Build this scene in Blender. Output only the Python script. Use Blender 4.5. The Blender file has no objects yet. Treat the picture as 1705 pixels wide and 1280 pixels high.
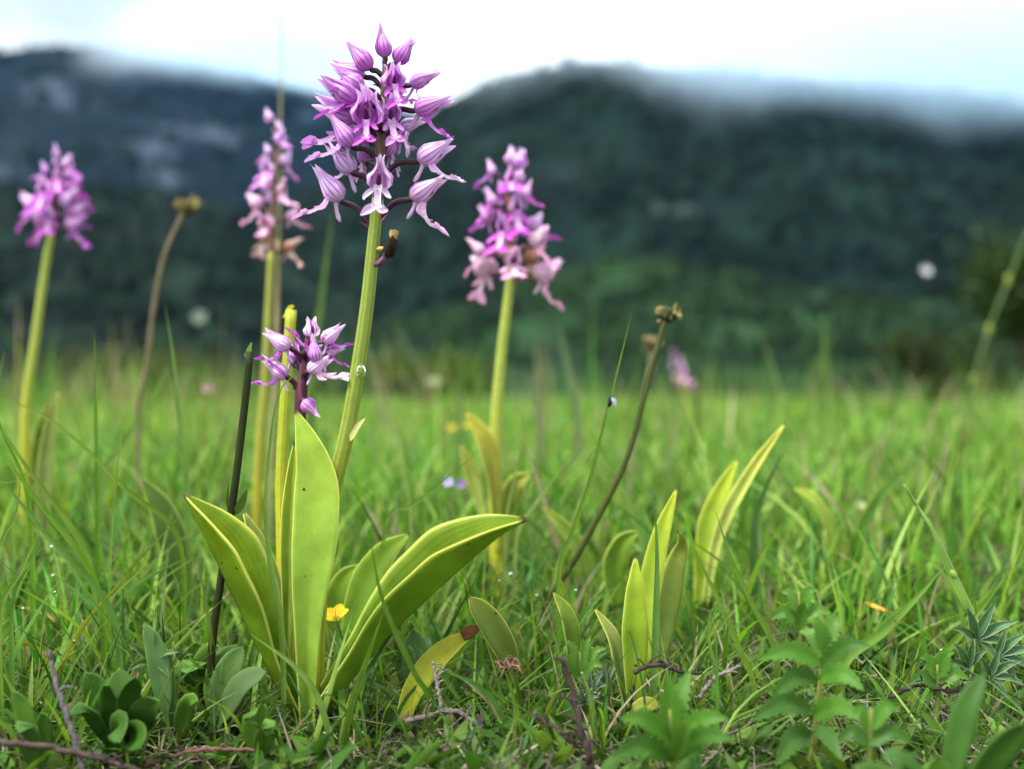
import bpy, math, random
import numpy as np
from mathutils import Vector, Matrix, noise as mnoise
random.seed(11); rng = np.random.default_rng(11)
R = math.radians
scene = bpy.context.scene
col = scene.collection

# ------------------------------------------------------------------ camera
F = 1828.0                      # focal length in photo pixels (photo 1705 x 1280)
CAM_H = 0.1575
PITCH = math.atan(40 / F)       # a little downwards
cam = bpy.data.cameras.new('camera'); cam_o = bpy.data.objects.new('camera', cam); col.objects.link(cam_o)
cam_o.location = (0, 0, CAM_H); cam_o.rotation_euler = (R(90) - PITCH, 0, 0)
cam.sensor_width = 36; cam.lens = 36 * F / 1705
cam.clip_start = 0.01; cam.clip_end = 20000
cam.dof.use_dof = True; cam.dof.focus_distance = 0.457; cam.dof.aperture_fstop = 4.9
scene.camera = cam_o

# ------------------------------------------------------------------ sky, sun, exposure
SUN_EL, SUN_AZ = R(60), R(-128)      # azimuth from +Y towards +X
world = bpy.data.worlds.new('World'); scene.world = world; world.use_nodes = True
wt = world.node_tree; wt.nodes.clear()
wo = wt.nodes.new('ShaderNodeOutputWorld'); bg = wt.nodes.new('ShaderNodeBackground')
bg.inputs['Strength'].default_value = 0.05
sky = wt.nodes.new('ShaderNodeTexSky'); sky.sky_type = 'NISHITA'; sky.sun_disc = False
sky.sun_elevation = SUN_EL; sky.sun_rotation = SUN_AZ
tc = wt.nodes.new('ShaderNodeTexCoord')
nz = wt.nodes.new('ShaderNodeTexNoise'); nz.inputs['Scale'].default_value = 1.7; nz.inputs['Detail'].default_value = 5
mp = wt.nodes.new('ShaderNodeMapping'); mp.inputs['Location'].default_value = (2.7, 16.9, 15.3); mp.inputs['Scale'].default_value = (1, 1, 2.2)
rp = wt.nodes.new('ShaderNodeValToRGB')
rp.color_ramp.elements[0].position = 0.30; rp.color_ramp.elements[0].color = (0.92, 0.92, 0.92, 1)
rp.color_ramp.elements[1].position = 0.55; rp.color_ramp.elements[1].color = (1.0, 1.0, 1.0, 1)
mx = wt.nodes.new('ShaderNodeMixRGB')
cl = wt.nodes.new('ShaderNodeValToRGB'); ce = cl.color_ramp.elements          # thin grey-blue to thick white cloud (scaled below)
ce[0].position = 0.36; ce[0].color = (.25, .305, .34, 1); ce[1].position = 0.56; ce[1].color = (.94, .98, 1, 1)
sc = wt.nodes.new('ShaderNodeVectorMath'); sc.operation = 'SCALE'; sc.inputs['Scale'].default_value = 23
wt.links.new(nz.outputs['Fac'], cl.inputs['Fac']); wt.links.new(cl.outputs['Color'], sc.inputs[0]); wt.links.new(sc.outputs[0], mx.inputs['Color2'])
wt.links.new(tc.outputs['Generated'], mp.inputs['Vector']); wt.links.new(mp.outputs['Vector'], nz.inputs['Vector'])
wt.links.new(nz.outputs['Fac'], rp.inputs['Fac']); wt.links.new(rp.outputs['Color'], mx.inputs['Fac'])
wt.links.new(sky.outputs['Color'], mx.inputs['Color1']); wt.links.new(mx.outputs['Color'], bg.inputs['Color'])
wt.links.new(bg.outputs['Background'], wo.inputs['Surface'])
sun = bpy.data.lights.new('sun', 'SUN'); sun.energy = 3.0; sun.angle = R(16); sun.color = (1.0, 0.97, 0.92)
sun_o = bpy.data.objects.new('sun', sun); col.objects.link(sun_o)
sd = Vector((math.sin(SUN_AZ) * math.cos(SUN_EL), math.cos(SUN_AZ) * math.cos(SUN_EL), math.sin(SUN_EL)))
sun_o.rotation_euler = sd.to_track_quat('Z', 'Y').to_euler(); sun_o.location = (0, 0, 5)
vs = scene.view_settings; vs.view_transform = 'Standard'; vs.look = 'None'; vs.gamma = 1; vs.exposure = 1.5
vs.use_curve_mapping = False
cy = scene.cycles; cy.use_denoising = True; cy.max_bounces = 6; cy.diffuse_bounces = 2; cy.glossy_bounces = 2
cy.transmission_bounces = 6; cy.volume_bounces = 4; cy.transparent_max_bounces = 8; cy.volume_max_steps = 64

# ------------------------------------------------------------------ layout helpers
FWD = Vector((0, math.cos(PITCH), -math.sin(PITCH))); UPC = Vector((0, math.sin(PITCH), math.cos(PITCH)))
CAMP = Vector((0, 0, CAM_H))
def P(px, py, d):
    return CAMP + Vector(((px - 852.5) / F * d, 0, 0)) + UPC * ((640 - py) / F * d) + FWD * d
def sstep(a, b, x):
    t = np.clip((x - a) / (b - a), 0, 1); return t * t * (3 - 2 * t)
def gz(x, y):                                   # height of the meadow / valley ground (numpy friendly)
    x = np.asarray(x, float); y = np.asarray(y, float)
    z = 0.026 * sstep(0.50, 0.88, y)
    z = z - 0.05 * np.clip(y - 2.8, 0, 5) - 0.13 * np.clip(y - 7.8, 0, 340)
    near = 1 - sstep(3, 8, y)
    z = z + near * (0.0035 * np.sin(x * 23 + 1.3) * np.sin(y * 19 + .4) + 0.002 * np.sin(x * 61 + y * 37) + 0.0012 * np.sin(x * 131 - y * 97))
    z = z + (1 - near) * 0.4 * np.sin(x * .05 + 1) * np.sin(y * .043)
    return z
def G(x, y): return Vector((x, y, float(gz(x, y))))
def on_ground(px, d): return G((px - 852.5) / F * d, d)

# ------------------------------------------------------------------ mesh helpers
def mesh_np(name, V, Fq, uv=None, colr=None, smooth=True):
    V = np.asarray(V, np.float32); Fq = np.asarray(Fq, np.int32)
    me = bpy.data.meshes.new(name); n, k = Fq.shape
    me.vertices.add(len(V)); me.vertices.foreach_set('co', V.ravel())
    me.loops.add(n * k); me.loops.foreach_set('vertex_index', Fq.ravel())
    me.polygons.add(n); me.polygons.foreach_set('loop_start', np.arange(0, n * k, k, dtype=np.int32))
    me.polygons.foreach_set('loop_total', np.full(n, k, np.int32))
    if smooth: me.polygons.foreach_set('use_smooth', np.ones(n, bool))
    if uv is not None:
        l = me.uv_layers.new(name='UVMap'); l.data.foreach_set('uv', np.asarray(uv, np.float32)[Fq.ravel()].ravel())
    if colr is not None:
        a = me.color_attributes.new('Col', 'FLOAT_COLOR', 'POINT')
        c = np.ones((len(V), 4), np.float32); c[:, :3] = colr; a.data.foreach_set('color', c.ravel())
    me.update(calc_edges=True); me.validate()
    return me
class MB:                                        # collects quad patches into one mesh
    def __init__(s): s.V = []; s.F = []; s.U = []; s.C = []; s.n = 0
    def add(s, V, Fq, U=None, c=(1, 1, 1)):
        V = np.asarray(V, float); s.V.append(V); s.F.append(np.asarray(Fq) + s.n)
        s.U.append(np.zeros((len(V), 2)) if U is None else np.asarray(U)); c = np.asarray(c, float)
        s.C.append(np.tile(c, (len(V), 1)) if c.ndim == 1 else c); s.n += len(V); return s
    def mesh(s, name): return mesh_np(name, np.vstack(s.V), np.vstack(s.F), np.vstack(s.U), np.vstack(s.C))
def obj(name, me, mat=None, parent=None, loc=None, color=None, basis=None):
    o = bpy.data.objects.new(name, me); col.objects.link(o)
    if mat is not None and me is not None and not me.materials: me.materials.append(mat)
    if parent is not None: o.parent = parent
    if basis is not None: o.matrix_basis = basis
    elif loc is not None: o.location = loc
    if color is not None: o.color = (*color[:3], 1)
    return o
def tag(o, label, cat, group=None):
    o['label'] = label; o['category'] = cat
    if group: o['group'] = group
    return o
def thing(name, loc, label, cat, group=None):
    o = bpy.data.objects.new(name, None); col.objects.link(o); o.location = loc; o.empty_display_size = 0.01
    return tag(o, label, cat, group)
def kind(o, k): o['kind'] = k; return o
def grid_faces(m, n, wrap=False):
    f = []
    for i in range(m - 1):
        for j in range(n if wrap else n - 1):
            k = (j + 1) % n
            f.append((i * n + j, i * n + k, (i + 1) * n + k, (i + 1) * n + j))
    return np.array(f)
def crom(pts, n):                                # Catmull-Rom through points, resampled by arc length
    p = np.array([list(q) for q in pts], float)
    if len(p) == 2: p = np.array([p[0], (p[0] + p[1]) / 2, p[1]])
    e = np.vstack([2 * p[0] - p[1], p, 2 * p[-1] - p[-2]]); out = []
    for i in range(1, len(e) - 2):
        for t in np.linspace(0, 1, 16, endpoint=False):
            a, b, c, d = e[i - 1], e[i], e[i + 1], e[i + 2]
            out.append(.5 * ((2 * b) + (c - a) * t + (2 * a - 5 * b + 4 * c - d) * t * t + (3 * b - a - 3 * c + d) * t ** 3))
    out.append(p[-1]); out = np.array(out)
    s = np.r_[0, np.cumsum(np.linalg.norm(np.diff(out, axis=0), axis=1))]
    q = np.linspace(0, s[-1], n)
    return np.stack([np.interp(q, s, out[:, k]) for k in range(3)], 1)
def nrm(v): v = np.asarray(v, float); return v / (np.linalg.norm(v, axis=-1, keepdims=True) + 1e-12)
def tube_data(pts, rad, n=14, seg=8, rib=0.0, nrib=9, cap=True):
    p = crom(pts, n); T = nrm(np.gradient(p, axis=0))
    rad = np.interp(np.linspace(0, 1, n), np.linspace(0, 1, len(rad)), rad) if np.ndim(rad) else np.full(n, rad)
    ref = np.array([0.13, 1, 0.07]); X = nrm(np.cross(T, ref)); Y = np.cross(T, X)
    a = np.linspace(0, 2 * math.pi, seg, endpoint=False); m = 1 + rib * np.cos(nrib * a)
    V = p[:, None] + (X[:, None] * (np.cos(a) * m)[None, :, None] + Y[:, None] * (np.sin(a) * m)[None, :, None]) * rad[:, None, None]
    U = np.stack(np.meshgrid(np.linspace(0, 1, n), a / (2 * math.pi), indexing='ij'), -1)[..., ::-1]
    V = V.reshape(-1, 3); U = U.reshape(-1, 2); Fq = grid_faces(n, seg, True)
    if cap:
        V = np.vstack([V, p[0], p[-1]]); U = np.vstack([U, [.5, 0], [.5, 1]]); k = n * seg; ex = []
        for j in range(0, seg, 2):
            ex.append((k, (j + 2) % seg, (j + 1) % seg, j)); b = (n - 1) * seg
            ex.append((k + 1, b + j, b + (j + 1) % seg, b + (j + 2) % seg))
        Fq = np.vstack([Fq, ex])
    return V, Fq, U
def tube(name, pts, rad, mat, parent=None, origin=None, color=None, **kw):
    V, Fq, U = tube_data(pts, rad, **kw)
    o0 = np.array(origin if origin is not None else (0, 0, 0), float)
    return obj(name, mesh_np(name, V - o0, Fq, U), mat, parent, None, color)
def prof_lance(t): return np.sin(math.pi * np.clip(t, 0, 1) ** 0.75) ** 0.85
def prof_blade(t): return np.minimum(1, (1 - t) * 2.2) ** 0.8 * (0.75 + .25 * np.minimum(1, t * 4))
def prof_spoon(t): return 0.16 + 0.84 * np.clip(np.sin(math.pi * np.clip((t - .35) / .65, 0, 1)), 0, 1) ** .6 * (t > .35) - .16 * sstep(.9, 1, t)
_po_t = np.linspace(-.15, 1.15, 600)
_po = np.interp(_po_t, [-.15, 0, .12, .35, .58, .75, .88, .96, 1, 1.15], [.5, .50, .42, .58, .95, .97, .60, .24, .04, -.3])
_k = np.hanning(75); _po = np.convolve(np.pad(_po, 37, mode='edge'), _k / _k.sum(), 'valid')
def prof_orchid(t): return np.clip(np.interp(t, _po_t, _po), .03, 2)
def leaf_data(pts, width, nhint, prof=prof_lance, fold=0.0, n=18, m=7, teeth=0, depth=.3, wave=0, cup=0.0):
    """blade of a leaf along a spine; fold = V angle (radians) of each half, cup = rounded cross section"""
    p = crom(pts, n); T = nrm(np.gradient(p, axis=0)); nh = np.asarray(nhint, float)
    nh = nh if nh.ndim == 2 else np.tile(nh, (n, 1))
    S = nrm(np.cross(T, nh)); N = np.cross(S, T)
    t = np.linspace(0, 1, n); w = width * .5 * prof(t)
    if teeth: w = w * (1 - depth + depth * 1.6 * (1 - (t * teeth) % 1.0))
    a = np.linspace(-1, 1, m); f = np.interp(t, np.linspace(0, 1, len(fold)), fold) if np.ndim(fold) else np.full(n, fold)
    side = a[None] * np.cos(f)[:, None]; up = (np.abs(a)[None] ** (1 + cup)) * np.sin(f)[:, None]
    if wave: up = up + wave * np.sin(t * 17)[:, None] * np.abs(a)[None]
    V = p[:, None] + S[:, None] * (side * w[:, None])[..., None] + N[:, None] * (up * w[:, None])[..., None]
    U = np.stack(np.meshgrid(t, (a + 1) / 2, indexing='ij'), -1)[..., ::-1]
    return V.reshape(-1, 3), grid_faces(n, m), U.reshape(-1, 2)
def leaf(name, pts, width, nhint, mat, parent=None, origin=None, color=None, thick=0.0, **kw):
    V, Fq, U = leaf_data(pts, width, nhint, **kw)
    o0 = np.array(origin if origin is not None else (0, 0, 0), float)
    o = obj(name, mesh_np(name, V - o0, Fq, U), mat, parent, None, color)
    if thick:
        md = o.modifiers.new('thickness', 'SOLIDIFY'); md.thickness = thick; md.offset = 0
    return o
def blob(name, c, r, mat, parent=None, origin=None, color=None, lump=0.0, fr=3.0, seed=0, nu=14, nv=9, axis=None):
    u = np.linspace(0, 2 * math.pi, nu, endpoint=False); v = np.linspace(0.02, math.pi - .02, nv)
    d = np.stack([np.outer(np.sin(v), np.cos(u)), np.outer(np.sin(v), np.sin(u)), np.outer(np.cos(v), np.ones(nu))], -1).reshape(-1, 3)
    k = np.ones(len(d))
    if lump: k = np.array([1 + lump * mnoise.noise(Vector(q * fr) + Vector((seed, seed * 2.1, 0))) for q in d])
    V = d * k[:, None] * np.asarray(r, float)
    if axis is not None: V = V @ np.array(Vector(axis).to_track_quat('Z', 'Y').to_matrix()).T
    V = V + np.asarray(c, float) - np.asarray(origin if origin is not None else (0, 0, 0), float)
    U = np.stack(np.meshgrid(np.linspace(0, 1, nv), np.linspace(0, 1, nu), indexing='ij'), -1)[..., ::-1].reshape(-1, 2)
    return obj(name, mesh_np(name, V, grid_faces(nv, nu, True), U), mat, parent, None, color)

# ------------------------------------------------------------------ materials
class N:
    def __init__(s, name):
        s.m = bpy.data.materials.new(name); s.m.use_nodes = True; s.t = s.m.node_tree; s.t.nodes.clear()
        s.out = s.n('ShaderNodeOutputMaterial')
    def n(s, ty, **kw):
        x = s.t.nodes.new(ty)
        for k, v in kw.items(): setattr(x, k, v)
        return x
    def put(s, sock, v):
        if isinstance(v, bpy.types.NodeSocket): s.t.links.new(v, sock)
        elif isinstance(v, (tuple, list)) and len(v) == 3 and len(sock.default_value) == 4: sock.default_value = (*v, 1)
        else: sock.default_value = v
    def math(s, op, a, b=0.0, c=None, clamp=False):
        x = s.n('ShaderNodeMath', operation=op, use_clamp=clamp); s.put(x.inputs[0], a); s.put(x.inputs[1], b)
        if c is not None: s.put(x.inputs[2], c)
        return x.outputs[0]
    def mix(s, f, a, b, ty='MIX'):
        x = s.n('ShaderNodeMixRGB', blend_type=ty); s.put(x.inputs[0], f); s.put(x.inputs[1], a); s.put(x.inputs[2], b); return x.outputs[0]
    def noise(s, vec, scale, det=3, rough=.55):
        x = s.n('ShaderNodeTexNoise'); s.put(x.inputs['Vector'], vec); x.inputs['Scale'].default_value = scale
        x.inputs['Detail'].default_value = det; x.inputs['Roughness'].default_value = rough; return x.outputs['Fac']
    def ramp(s, v, a, b):
        x = s.n('ShaderNodeMapRange'); x.interpolation_type = 'SMOOTHSTEP'; s.put(x.inputs[0], v); x.inputs[1].default_value = a; x.inputs[2].default_value = b; return x.outputs[0]
    def obj(s): return s.n('ShaderNodeTexCoord').outputs['Object']
    def uv(s):
        u = s.n('ShaderNodeUVMap', uv_map='UVMap').outputs[0]; x = s.n('ShaderNodeSeparateXYZ'); s.put(x.inputs[0], u); return u, x.outputs[0], x.outputs[1]
    def ocol(s): return s.n('ShaderNodeObjectInfo').outputs['Color']
    def vcol(s): return s.n('ShaderNodeAttribute', attribute_name='Col').outputs['Color']
    def bump(s, h, st=.3, dist=.0005):
        x = s.n('ShaderNodeBump'); x.inputs['Strength'].default_value = st; x.inputs['Distance'].default_value = dist; s.put(x.inputs['Height'], h); return x.outputs[0]
    def finish(s, c, rough=.5, spec=.4, transl=0.0, tcol=None, normal=None):
        b = s.n('ShaderNodeBsdfPrincipled'); s.put(b.inputs['Base Color'], c); s.put(b.inputs['Roughness'], rough); s.put(b.inputs['Specular IOR Level'], spec)
        if normal is not None: s.put(b.inputs['Normal'], normal)
        sh = b.outputs[0]
        if transl:
            t = s.n('ShaderNodeBsdfTranslucent'); s.put(t.inputs['Color'], tcol if tcol is not None else c)
            x = s.n('ShaderNodeMixShader'); s.put(x.inputs[0], transl); s.put(x.inputs[1], sh); s.put(x.inputs[2], t.outputs[0]); sh = x.outputs[0]
        s.put(s.out.inputs['Surface'], sh); return s.m
def mat_leaf(name, src='o', edge=0.0, vein=0, speck=0.0, rough=.45, transl=.35, tip=False, spec=.35, pale=(.62, .66, .16)):
    k = N(name); c = k.ocol() if src == 'o' else k.vcol(); uv, u, v = k.uv(); ob = k.obj()
    nv = k.ramp(k.noise(ob, 70, 3), .25, .75)
    c = k.mix(1, c, k.mix(nv, (.78, .80, .7), (1.18, 1.16, 1.15)), 'MULTIPLY'); nor = None
    if vein:
        w = k.math('SINE', k.math('MULTIPLY', u, vein * 6.283)); w = k.ramp(w, -.6, 1)
        gr = k.noise(ob, 900, 2)
        c = k.mix(k.ramp(k.noise(ob, 160, 2), .2, .9), c, k.mix(1, c, k.mix(w, (.86, .88, .8), (1.08, 1.07, 1.1)), 'MULTIPLY'))
        nor = k.bump(k.math('ADD', w, k.math('MULTIPLY', gr, .5)), .15, .0002)
    if edge:
        e = k.math('ABSOLUTE', k.math('SUBTRACT', u, .5)); e = k.ramp(e, .455, .495)
        c = k.mix(k.math('MULTIPLY', e, edge), c, pale)
    if speck:
        vo = k.n('ShaderNodeTexVoronoi'); k.put(vo.inputs['Vector'], ob); vo.inputs['Scale'].default_value = 120
        sp = k.math('LESS_THAN', vo.outputs['Distance'], .075)
        se = k.n('ShaderNodeSeparateColor'); k.put(se.inputs[0], vo.outputs['Color'])
        sp = k.math('MULTIPLY', sp, k.math('GREATER_THAN', se.outputs[0], .72)); c = k.mix(k.math('MULTIPLY', sp, speck), c, (.03, .02, .012))
    if tip:
        c = k.mix(k.math('MULTIPLY', k.ramp(v, .45, 1), .75), c, k.mix(1, c, (1.35, 1.15, .9), 'MULTIPLY'))
        c = k.mix(k.math('MULTIPLY', k.ramp(k.noise(ob, 38, 4, .7), .5, .75), .55), c, k.mix(1, c, (.66, .78, .7), 'MULTIPLY'))
        sp2 = k.math('MULTIPLY', k.ramp(k.noise(ob, 520, 3, .7), .60, .68), k.math('SUBTRACT', 1, k.ramp(v, .05, .38)))
        c = k.mix(k.math('MULTIPLY', sp2, .7), c, (.06, .04, .025))
        c = k.mix(k.ramp(v, .975, .995), c, (.07, .035, .015))
    tc_ = k.mix(1, c, (1.25, 1.2, .55), 'MULTIPLY')
    return k.finish(c, rough, spec, transl, tc_, nor)
M_OLEAF = mat_leaf('orchid_leaf', edge=.6, vein=17, speck=1, rough=.42, transl=.40, tip=True, spec=.22)
M_LEAF = mat_leaf('herb_leaf', edge=.15, vein=6, rough=.5, transl=.33, pale=(.25, .35, .10), spec=.2)
M_SILVER = mat_leaf('silver_edged_leaf', edge=1, vein=2, rough=.5, transl=.2, pale=(.55, .62, .5))
M_BLADE = mat_leaf('grass_blade', edge=.1, vein=4, rough=.45, transl=.42, pale=(.3, .42, .1), spec=.2)
M_GRASS = mat_leaf('meadow_grass', src='v', rough=.5, transl=.42, spec=.15)
M_STEMV = mat_leaf('thin_stem', rough=.6, transl=0, vein=3, spec=.12)
def mat_stem():
    k = N('orchid_stem'); uv, u, v = k.uv(); ob = k.obj(); c0 = k.ocol()
    w = k.ramp(k.math('SINE', k.math('MULTIPLY', u, 6.283 * 9)), -.5, 1); nv = k.noise(ob, 260, 4)
    c = k.mix(w, k.mix(1, c0, (.80, .82, .76), 'MULTIPLY'), k.mix(1, c0, (1.15, 1.12, 1.25), 'MULTIPLY'))
    c = k.mix(k.ramp(v, .1, .75), k.mix(1, c, (1.35, 1.15, .55), 'MULTIPLY'), c)
    c = k.mix(1, c, k.mix(nv, (.75, .75, .7), (1.2, 1.2, 1.2)), 'MULTIPLY')
    return k.finish(c, .45, .22, .22, k.mix(1, c, (1.2, 1.1, .5), 'MULTIPLY'), k.bump(w, .25, .0003))
M_STEM = mat_stem()
def mat_rachis():
    k = N('purple_stem'); ob = k.obj(); uv, u, v = k.uv(); c0 = k.ocol()
    st = k.math('SINE', k.math('ADD', k.math('MULTIPLY', u, 6.283 * 3), k.math('MULTIPLY', v, 9)))
    c = k.mix(k.ramp(st, .1, 1), c0, k.mix(1, c0, (1.9, 1.8, 1.9), 'MULTIPLY'))
    c = k.mix(1, c, k.mix(k.noise(ob, 400, 3), (.7, .7, .7), (1.35, 1.25, 1.3)), 'MULTIPLY')
    return k.finish(c, .45, .2, .05, None, k.bump(st, .25, .0003))
M_RACHIS = mat_rachis()
def mat_petal(name, veins, vs_, pale):
    k = N(name); uv, u, v = k.uv(); ob = k.obj(); c0 = k.ocol()
    dark = k.mix(1, c0, (.38, .12, .40), 'MULTIPLY')
    lt = k.mix(pale, c0, (.82, .70, .85))
    wob = k.math('MULTIPLY', k.math('SUBTRACT', k.noise(ob, 420, 2), .5), .05)
    st = k.math('SINE', k.math('MULTIPLY', k.math('ADD', u, wob), 6.283 * veins))
    st = k.ramp(st, .45, .98)
    st = k.math('MULTIPLY', st, k.math('MULTIPLY', k.ramp(v, .02, .22), k.math('SUBTRACT', 1, k.ramp(v, .66, .97))))
    body = k.mix(k.ramp(v, .15, .85), c0, lt)
    body = k.mix(k.math('MULTIPLY', k.ramp(k.noise(ob, 300, 3), .35, .8), .28), body, k.mix(.35, c0, dark))
    body = k.mix(k.math('SUBTRACT', 1, k.ramp(v, 0, .14)), body, k.mix(.3, c0, dark))
    c = k.mix(k.math('MULTIPLY', st, vs_), body, dark)
    return k.finish(c, .5, .3, .34, k.mix(1, c, (1.1, .9, 1.1), 'MULTIPLY'), k.bump(st, .2, .0002))
M_SEPAL = mat_petal('striped_sepal', 4.5, .95, .45)
M_PETAL = mat_petal('inner_petal', 4, .95, .2)
def mat_lip():
    k = N('spotted_lip'); uv, u, v = k.uv(); ob = k.obj(); c0 = k.ocol()
    dark = k.mix(1, c0, (.55, .14, .58), 'MULTIPLY')
    vo = k.n('ShaderNodeTexVoronoi'); mpp = k.n('ShaderNodeMapping'); mpp.inputs['Scale'].default_value = (5, 13, 1); k.put(mpp.inputs[0], uv)
    k.put(vo.inputs['Vector'], mpp.outputs[0]); vo.inputs['Scale'].default_value = 1.0
    dot = k.math('SUBTRACT', 1, k.ramp(vo.outputs['Distance'], .20, .30))
    cen = k.math('SUBTRACT', 1, k.ramp(k.math('ABSOLUTE', k.math('SUBTRACT', u, .5)), .10, .34))
    dot = k.math('MULTIPLY', dot, cen); dot = k.math('MULTIPLY', dot, k.ramp(v, .02, .1))
    lt = k.mix(.55, c0, (.80, .68, .83)); body = k.mix(k.math('MULTIPLY', cen, k.math('SUBTRACT', 1, k.ramp(v, .55, .95))), c0, lt)
    body = k.mix(k.math('MULTIPLY', k.ramp(v, .6, .95), .55), body, k.mix(.6, c0, dark))
    c = k.mix(k.math('MULTIPLY', dot, .95), body, (.16, .015, .20))
    return k.finish(c, .45, .35, .28, c)
M_LIP = mat_lip()
def mat_plain(name, c, rough=.6, spec=.3, var=.3, scale=200, transl=0.0, src=None):
    k = N(name); ob = k.obj(); c = k.ocol() if src == 'o' else (k.vcol() if src == 'v' else c)
    nv = k.noise(ob, scale, 4); c = k.mix(1, c, k.mix(k.ramp(nv, .2, .8), (1 - var,) * 3, (1 + var,) * 3), 'MULTIPLY')
    return k.finish(c, rough, spec, transl, None, k.bump(nv, .4, .0006))
M_SPUR = mat_plain('pale_spur', None, .5, .3, .1, 300, .35, 'o')
M_DRY = mat_plain('dry_plant', None, .8, .15, .35, 350, .1, 'o')
M_STRAW = mat_plain('dry_straw', None, .8, .15, .3, 300, .12, 'v')
M_TWIG = mat_plain('woody_twig', None, .85, .15, .5, 500, 0, 'o')
M_FLOWER = mat_plain('soft_petal', None, .5, .3, .12, 200, .35, 'o')
def mat_water():
    k = N('clear_water'); b = k.n('ShaderNodeBsdfPrincipled'); b.inputs['Base Color'].default_value = (1, 1, 1, 1); b.inputs['Roughness'].default_value = .02
    b.inputs['IOR'].default_value = 1.33; b.inputs['Transmission Weight'].default_value = 1; k.put(k.out.inputs[0], b.outputs[0]); return k.m
M_WATER = mat_water()
def mat_ground():
    k = N('meadow_soil'); ob = k.obj(); sx = k.n('ShaderNodeSeparateXYZ'); k.put(sx.inputs[0], ob)
    a = k.noise(ob, 45, 6, .7); b = k.noise(ob, 9, 4); f = k.noise(ob, .05, 4)
    soil = k.mix(k.ramp(a, .3, .7), (.010, .008, .005), (.050, .040, .026))
    moss = k.mix(k.ramp(a, .3, .7), (.012, .026, .006), (.04, .075, .018))
    c = k.mix(k.ramp(b, .40, .6), soil, moss)
    far = k.mix(k.ramp(f, .35, .65), (.02, .045, .02), (.05, .085, .03))
    c = k.mix(k.ramp(sx.outputs[1], 1.5, 9), c, far)
    return k.finish(c, .9, .1, 0, None, k.bump(a, .8, .004))
M_GROUND = mat_ground()
def mat_hill(name, sc, dark, light, rock, rk):
    k = N(name); ob = k.obj()
    a = k.noise(ob, 1 / (70 * sc), 5, .6); b = k.noise(ob, 1 / (240 * sc), 3, .5); r = k.noise(ob, 1 / (130 * sc), 5, .65)
    c = k.mix(k.ramp(a, .32, .68), dark, light); c = k.mix(k.math('MULTIPLY', k.ramp(b, .45, .7), .7), c, dark)
    c = k.mix(k.math('MULTIPLY', k.ramp(r, rk, rk + .09), .8), c, rock)
    return k.finish(c, .95, .05, 0, None)

# ------------------------------------------------------------------ ground: one sheet from behind the camera to the far valley
def build_ground():
    ys = np.unique(np.r_[np.linspace(-2.5, .25, 12), np.linspace(.28, 1.1, 120), np.geomspace(1.12, 9, 90), np.geomspace(9.3, 9000, 70)])
    xh = np.r_[np.linspace(0, .6, 75), np.geomspace(.61, 3, 50), np.geomspace(3.2, 9000, 60)]
    xs = np.r_[-xh[:0:-1], xh]; X, Y = np.meshgrid(xs, ys); Z = gz(X, Y)
    nearm = (np.abs(X) < 1.2) & (Y < 1.4) & (Y > .2)
    Z = Z + np.where(nearm, .0022 * np.array([mnoise.noise((x * 90, y * 90, 0)) if q else 0 for x, y, q in zip(X.ravel(), Y.ravel(), nearm.ravel())]).reshape(X.shape), 0)
    o = obj('ground', mesh_np('ground', np.stack([X, Y, Z], -1).reshape(-1, 3), grid_faces(*X.shape)), M_GROUND); kind(o, 'structure')
build_ground()

# ------------------------------------------------------------------ hills and mountains
FOREST = []
def mountain(name, ridge, d0, d1, z0, mat, amp, fs, nx=170, nt=70, power=1.25, seed=0, trees=0, tsize=(6, 14), back=.35, pal=None):
    px = np.linspace(ridge[0][0], ridge[-1][0], nx); rp_ = np.array(ridge, float)
    py = np.interp(px, rp_[:, 0], rp_[:, 1]); ker = np.hanning(9); ker /= ker.sum(); py = np.convolve(np.pad(py, 4, mode='edge'), ker, 'valid')
    zr = CAM_H + (600 - py) / F * d1; xr = (px - 852.5) / F * d1
    t = np.r_[np.linspace(0, 1, nt), np.linspace(1, 1 + back, nt // 3)[1:]]
    V = []
    for ti in t:
        y = d0 + (d1 - d0) * ti; k = ti ** power if ti <= 1 else 1 - (ti - 1) * 1.3
        for x, z in zip(xr, zr):
            nz_ = mnoise.fractal(Vector((x * fs, y * fs, seed)), 1.0, 2.1, 5); rd = 1 - abs(mnoise.noise(Vector((x * fs * .6 + 7, y * fs * .25, seed)))) * 2
            V.append((x, y, z0 + (z - z0) * k + amp * (nz_ * .8 + rd * .7) * min(1, ti * 4) * (.35 if abs(ti - 1) < .06 else 1)))
    V = np.array(V); o = obj(name, mesh_np(name, V, grid_faces(len(t), nx)), mat); kind(o, 'structure')
    if trees:
        A = V.reshape(len(t), nx, 3)[:nt + 3]
        for _ in range(trees):
            i = random.uniform(0, len(A) - 1.01); j = random.uniform(0, nx - 1.01); a, b = int(i), int(j); u, v = i - a, j - b
            p = A[a, b] * (1 - u) * (1 - v) + A[a + 1, b] * u * (1 - v) + A[a, b + 1] * (1 - u) * v + A[a + 1, b + 1] * u * v
            cl = mnoise.noise(Vector((p[0] * fs * 3, p[1] * fs * 3, 5)))
            if cl < random.uniform(-.45, .1): continue
            s = random.uniform(*tsize); g = random.choice(pal); v_ = random.uniform(.6, 1.35)
            FOREST.append((p, s, [q * v_ for q in g]))
M_HILL1 = mat_hill('scrub_hill', .6, (.0016, .006, .0032), (.014, .040, .013), (.05, .058, .045), .65)
M_HILL2 = mat_hill('wooded_slope', 1, (.0008, .0034, .0026), (.0050, .0150, .0085), (.05, .06, .058), .62)
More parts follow.
